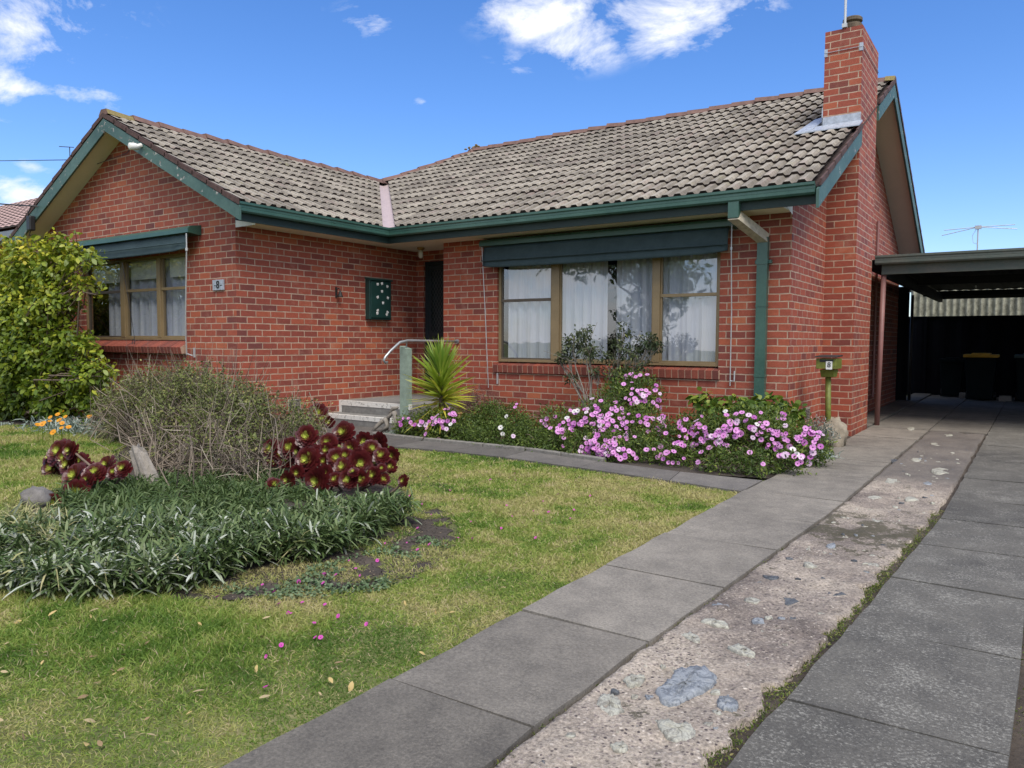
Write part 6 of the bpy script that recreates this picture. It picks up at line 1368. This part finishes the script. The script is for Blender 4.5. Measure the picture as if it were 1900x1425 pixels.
# silver plants
M['lavender'] = leafmat('lavender_leaf', [(0, (.06, .08, .065)), (.6, (.14, .18, .15)), (1, (.5, .52, .5))], .6, .1)
bl = blobs_from_px([(1520, 795, 24, 9.0), (1538, 808, 18, 9.0), (1505, 790, 14, 9.2)], 9.0); t = thing('lavender_bush', 'small dark grey-green bush with tiny pale flowers beside letterbox', 'bush', (-2.1, 9.0, 0))
leafobj('foliage', [bush_leaves(bl, 9000, (.02, .04), .22, STRAP, out=.8, up=.6, shell=(.4, 1.05))], [M['lavender']], t)
for (px, py, Y, r, lab) in ((1528, 838, 8.4, 24, 'silvery fine-leaved plant at the driveway edge below letterbox'), (732, 803, 7.25, 20, 'pale silver tuft beside the bottom step'), (792, 815, 7.05, 14, 'small silver tuft on the kerb below the pink daisies'), (5, 800, 4.75, 18, 'flat silver tuft on the far lawn edge')):
    c = atY(px, py, Y); s = dep(c) / FPX; n = 420; t = thing('silver_plant', lab, 'plant', (c[0], c[1], 0), 'silver tufted plants')
    P = np.c_[c[0] + rng.normal(0, r * s * .35, n), c[1] + rng.normal(0, r * s * .35, n), rng.uniform(.0, max(.02, c[2] * .8), n)]; leafobj('foliage', [leafgeo(P, randdir(n, .7), randdir(n), rng.uniform(.05, .11, n) * (r / 20), .007, STRAP, .3, rng.uniform(.3, 1, n))], [M['silver']], t)
# driftwood by steps
p = MB(); c = at(716, 806)
for (a, b, d_) in (((-.12, .12, .02), (-.05, .1, .22), (.1, .05, .3)), ((.1, .05, .3), (.16, .02, .18), (.12, 0, .02)), ((-.1, .1, .18), (-.2, .05, .1), (-.25, 0, .02)), ((.0, .1, .26), (.05, .08, .34), (.14, .08, .36)), ((-.02, 0, .2), (.05, -.02, .12), (-.05, -.04, .04))):
    p.tube([c + a, (c + np.array(a) + c + np.array(b)) / 2 + (0, 0, .01), c + b, c + d_], [.035, .03, .028, .018], 7)
tag(p.build('driftwood', M['drywood'], None, base=(c[0], c[1], 0), smooth=True), 'gnarled grey driftwood piece next to the lower step', 'driftwood')
# pink lawn flowers
LF = [flower_mesh('lawn_flower', .011, 5, [leafmat('magenta_petal', [(0, (.62, .06, .42)), (1, (.75, .16, .55))], .5, .3), M['centre']], .5, .15, 1.0, seed=i) for i in (1, 2)]
px = [(403, 1107), (487, 1085), (509, 1098), (554, 1079), (600, 1082), (602, 1065), (623, 1067), (605, 1052), (660, 1055), (668, 1068), (518, 1120), (535, 1137), (561, 1118), (540, 1138), (583, 1156), (585, 1183), (595, 1183), (522, 1197), (494, 1218), (628, 1143), (493, 1275), (603, 1122), (680, 1158), (738, 930), (760, 920), (797, 1010), (775, 980), (783, 935), (877, 998), (930, 980), (955, 878), (957, 891), (972, 900), (1035, 917), (990, 948), (1018, 950), (994, 998), (1065, 946), (940, 938), (858, 926), (800, 955), (835, 910), (910, 890), (874, 968), (755, 1007), (775, 1020), (700, 1040), (648, 1040), (715, 1008), (1058, 962), (850, 998), (876, 1000), (1095, 920), (1008, 930), (950, 958)]
for (x_, y_) in px:
    c = at(x_, y_, .02); put_flowers(None, LF, [c], [np.array([.1, -.3, .9]) + rng.normal(0, .3, 3)], 'lawn_flower', (.6, 1.1), ('tiny magenta flower dotted in the short lawn grass', 'flower', 'tiny magenta flowers in the lawn'))
# fallen leaves
M['fallen'] = leafmat('fallen_leaf', [(0, (.26, .17, .09)), (.4, (.42, .31, .17)), (.7, (.5, .44, .26)), (1, (.55, .38, .12))], .7, .15)
fm = []
for i in range(3):
    V, F, UV = leafgeo(np.zeros((1, 3)), np.array([[1., 0, .15]]), np.array([[0, 0, 1.]]), .04, .014, OVAL, .15 * i + .1, np.array([[.1, .5, .9][i]])); fm.append(fastmesh('fallen_leaf', V, F, [M['fallen']], np.zeros(3), UV))
q = samplepoly([(-1.95, 1.0), (-1.95, 2.2), (-2.3, 3.2), (-2.7, 2.3), (-3.6, 1.55), (-4.2, 1.3), (-3, .5)], 85)
for x_, y_ in q:
    o = bpy.data.objects.new('fallen_leaf', fm[rng.integers(0, 3)]); col.objects.link(o); o.location = (x_, y_, .018 + rng.uniform(0, .012)); o.rotation_euler = (rng.normal(0, .35), rng.normal(0, .35), rng.uniform(0, 6.28)); s = rng.uniform(.45, 1.15); o.scale = (s, s * rng.uniform(.8, 1.5), s)
    tag(o, 'small dry tan leaf lying on the lawn grass', 'leaf', 'dry leaves fallen on the lawn')

# ================================================================ neighbour house (left, behind) and street side (seen in reflections)
def nhouse(name, label, x0, x1, y0, y1, ze, zr, wm, rm_):
    t = thing(name, label, 'house', ((x0 + x1) / 2, (y0 + y1) / 2, 0))
    p = MB(); p.box(x0 + .4, x1 - .4, y0 + .4, y1 - .4, 0, ze - .28); p.build('wall', wm, t)
    p = MB(); p.box(x0 + .02, x1 - .02, y0 + .02, y0 + .06, ze - .26, ze - .06); p.box(x0 + .4, x1 - .05, y0 + .06, y1 - .1, ze - .275, ze - .262); p.build('fascia', M['greyboard'], t)
    ym = (y0 + y1) / 2; p = MB(); nx = int((x1 - x0) / .16); rows = 14
    for (ya, yb) in ((y0, ym), (y1, ym)):
        for r_ in range(rows):
            a, b = r_ / rows, (r_ + 1) / rows
            Y0, Y1 = ya + (yb - ya) * a, ya + (yb - ya) * b; Z0, Z1 = ze + (zr - ze) * a, ze + (zr - ze) * b
            for i in range(nx):
                xa = x0 + (x1 - x0) * i / nx; xb = x0 + (x1 - x0) * (i + 1) / nx; h = .03 * (i % 2); h2 = .03 * ((i + 1) % 2)
                p.rv = .5; p.face([(xa, Y0, Z0 + .03 + h), (xb, Y0, Z0 + .03 + h2), (xb, Y1, Z1 + h2), (xa, Y1, Z1 + h)], 0); p.face([(xa, Y0, Z0 - .0), (xb, Y0, Z0 - .0), (xb, Y0, Z0 + .03 + h2), (xa, Y0, Z0 + .03 + h)], 1)
    p.face([(x1 - .1, y0, ze - .1), (x1 - .1, y1, ze - .1), (x1 - .1, ym, zr)], 0); p.face([(x0 + .1, y0, ze - .1), (x0 + .1, y1, ze - .1), (x0 + .1, ym, zr)], 0)
    p.build('roof', [rm_, M['nose']], t); return t
nhouse('neighbour_house', 'neighbouring house with pinkish tiled roof beyond the left gable', -27, -18.6, 8.0, 13.4, 3.8, 5.35, M['brick'], M['nbtile'])
nhouse('street_house', 'low house across the street seen only as a window reflection', -8, 12, -30, -21, 3.0, 5.6, simple('cream_wall', (.5, .45, .38), .9), M['nbtile'])
def tree(x_, y_, h, r, lab):
    t = thing('street_tree', lab, 'tree', (x_, y_, 0), 'trees across the street'); tr = [branch((x_, y_, 0), (x_, y_, h * .6), .2, .1)]; bl = []
    for _ in range(9):
        c = np.array((x_, y_, h * .7)) + rng.normal(0, 1, 3) * (r * .5, r * .5, h * .13); bl.append((c, np.array((r * .5, r * .5, r * .4)))); tr.append(branch((x_, y_, h * .45), c, .09, .02))
    leafobj('trunk', [tubes_np(tr, 7)], [M['bark']], t); leafobj('crown', [bush_leaves(bl, 110, (.2, .4), .5, cl=8, clr=.25, shell=(.4, 1.05))], [M['daisyleaf']], t)
tree(-17, -20, 8, 3.2, 'tall street tree opposite the house, seen only in window reflections'); tree(10, -19, 6, 2.6, 'smaller street tree to the right, seen only in window reflections')

# ================================================================ camera, sky, sun
cd = bpy.data.cameras.new('camera'); cam = bpy.data.objects.new('camera', cd); col.objects.link(cam); sc.camera = cam
cd.sensor_width = 36; cd.lens = FPX / 1900 * 36; cd.clip_start = .05; cd.clip_end = 2000
mw = Matrix(((R2[0], U2[0], -FW[0], 0), (R2[1], U2[1], -FW[1], 0), (R2[2], U2[2], -FW[2], HC), (0, 0, 0, 1))); cam.matrix_world = mw
SUN_AZ, SUN_EL = math.radians(128), math.radians(56)   # azimuth measured clockwise from +Y
sl = bpy.data.lights.new('sun', 'SUN'); sl.energy = 2.3; sl.angle = math.radians(34); sl.color = (1, .93, .84); so = bpy.data.objects.new('sun', sl); col.objects.link(so)
sdir = Vector((math.sin(SUN_AZ) * math.cos(SUN_EL), math.cos(SUN_AZ) * math.cos(SUN_EL), math.sin(SUN_EL))); so.rotation_euler = sdir.to_track_quat('Z', 'Y').to_euler(); so.location = (0, -5, 12)
wd = bpy.data.worlds.new('World'); sc.world = wd; wd.use_nodes = True; nt = wd.node_tree; bg = nt.nodes['Background']
sky = nd(nt, 'ShaderNodeTexSky', sky_type='NISHITA', sun_disc=False); sky.sun_elevation = SUN_EL; sky.sun_rotation = SUN_AZ; sky.air_density = 1.0; sky.dust_density = .3; sky.ozone_density = 2.0
tc = nd(nt, 'ShaderNodeTexCoord'); dirv = tc.outputs['Generated']
hs = nd(nt, 'ShaderNodeHueSaturation'); hs.inputs['Saturation'].default_value = 1.25; hs.inputs['Value'].default_value = 1.0; lk(nt, sky.outputs[0], hs.inputs['Color'])
wn = nd(nt, 'ShaderNodeTexNoise'); wn.inputs['Scale'].default_value = 9; wn.inputs['Detail'].default_value = 9; wn.inputs['Roughness'].default_value = .66; wn.inputs['Distortion'].default_value = .3
mpn = nd(nt, 'ShaderNodeMapping'); mpn.inputs['Scale'].default_value = (1, 1, 2.0); lk(nt, dirv, mpn.inputs[0]); lk(nt, mpn.outputs[0], wn.inputs['Vector'])
# unseen cloud cover overhead and behind the street side, added to whiten ambient light
dt = nd(nt, 'ShaderNodeVectorMath', operation='DOT_PRODUCT'); lk(nt, dirv, dt.inputs[0]); dt.inputs[1].default_value = nrm(np.array([.35, -.75, .62])).tolist()
ov = nd(nt, 'ShaderNodeMapRange', interpolation_type='SMOOTHSTEP'); ov.inputs['From Min'].default_value = .05; ov.inputs['From Max'].default_value = .4; ov.inputs['To Max'].default_value = 1.15; lk(nt, dt.outputs['Value'], ov.inputs[0])
tot = ov.outputs[0]
CL = [(40, 40, 190, 110, .66), (140, 20, 140, 70, .6), (0, 150, 60, 50, .7), (110, 170, 130, 24, 1.0), (30, 160, 90, 22, .9), (92, 228, 28, 12, .8), (30, 365, 75, 38, 1.3), (60, 310, 50, 14, .5), (95, 118, 30, 10, .4), (680, 40, 60, 38, .55), (740, 75, 30, 20, .35), (540, 15, 60, 20, .2), (1010, 20, 130, 62, .95), (1085, 80, 100, 48, 1.05), (950, 120, 60, 30, .4), (1280, 20, 160, 55, 1.35), (1230, 70, 100, 40, 1.0), (1350, 60, 80, 40, .9), (782, 188, 18, 11, .6), (1600, 35, 50, 30, .18), (20, 225, 60, 12, .4),
      (-250, 150, 200, 120, 1), (700, -300, 300, 120, 1), (1500, -400, 300, 150, 1), (2400, 150, 250, 100, 1)]
for (px_, py_, rx, ry, amp) in CL:
    d = nrm(ray(px_, py_)); s = 1 / math.sqrt(1 + ((px_ - 950) / FPX) ** 2 + ((py_ - 712) / FPX) ** 2)
    az = math.atan2(d[1], d[0]); el = math.asin(d[2])
    m = nd(nt, 'ShaderNodeMapping', vector_type='TEXTURE'); m.inputs['Location'].default_value = d.tolist(); m.inputs['Rotation'].default_value = (0, -el, az); m.inputs['Scale'].default_value = (3, rx / FPX * s, ry / FPX * s); lk(nt, dirv, m.inputs[0])
    l = nd(nt, 'ShaderNodeVectorMath', operation='LENGTH'); lk(nt, m.outputs[0], l.inputs[0])
    r = nd(nt, 'ShaderNodeMapRange', interpolation_type='SMOOTHSTEP'); r.inputs['From Min'].default_value = 1.45; r.inputs['From Max'].default_value = 0; r.inputs['To Min'].default_value = 0; r.inputs['To Max'].default_value = amp; lk(nt, l.outputs['Value'], r.inputs[0])
    tot = r.outputs[0] if tot is None else mth(nt, 'MAXIMUM', tot, r.outputs[0])
mask = mth(nt, 'MULTIPLY', mth(nt, 'MAXIMUM', mth(nt, 'MULTIPLY_ADD', wn.outputs[0], 4.0, mth(nt, 'MULTIPLY_ADD', tot, .85, -2.25)), 0.0), mth(nt, 'MINIMUM', mth(nt, 'MULTIPLY', tot, 2.2), 1.0))
mask = mth(nt, 'MINIMUM', mask, .93)
SKS = .12
gm = nd(nt, 'ShaderNodeMix', data_type='RGBA', blend_type='MULTIPLY'); gm.inputs[0].default_value = 1.0; lk(nt, hs.outputs[0], gm.inputs[6]); gm.inputs[7].default_value = (.86, .9, 1.12, 1)
cm = nd(nt, 'ShaderNodeMix', data_type='RGBA'); lk(nt, mask, cm.inputs[0]); lk(nt, gm.outputs[2], cm.inputs[6]); cm.inputs[7].default_value = (6.3, 6.4, 6.7, 1)
lk(nt, cm.outputs[2], bg.inputs[0]); bg.inputs[1].default_value = SKS
vs = sc.view_settings; vs.view_transform = 'Standard'; vs.look = 'None'; vs.exposure = 0.6; vs.gamma = 1; vs.use_curve_mapping = False
sc.cycles.max_bounces = 8; sc.cycles.transparent_max_bounces = 12; sc.cycles.use_denoising = True; sc.cycles.caustics_reflective = False; sc.cycles.caustics_refractive = False
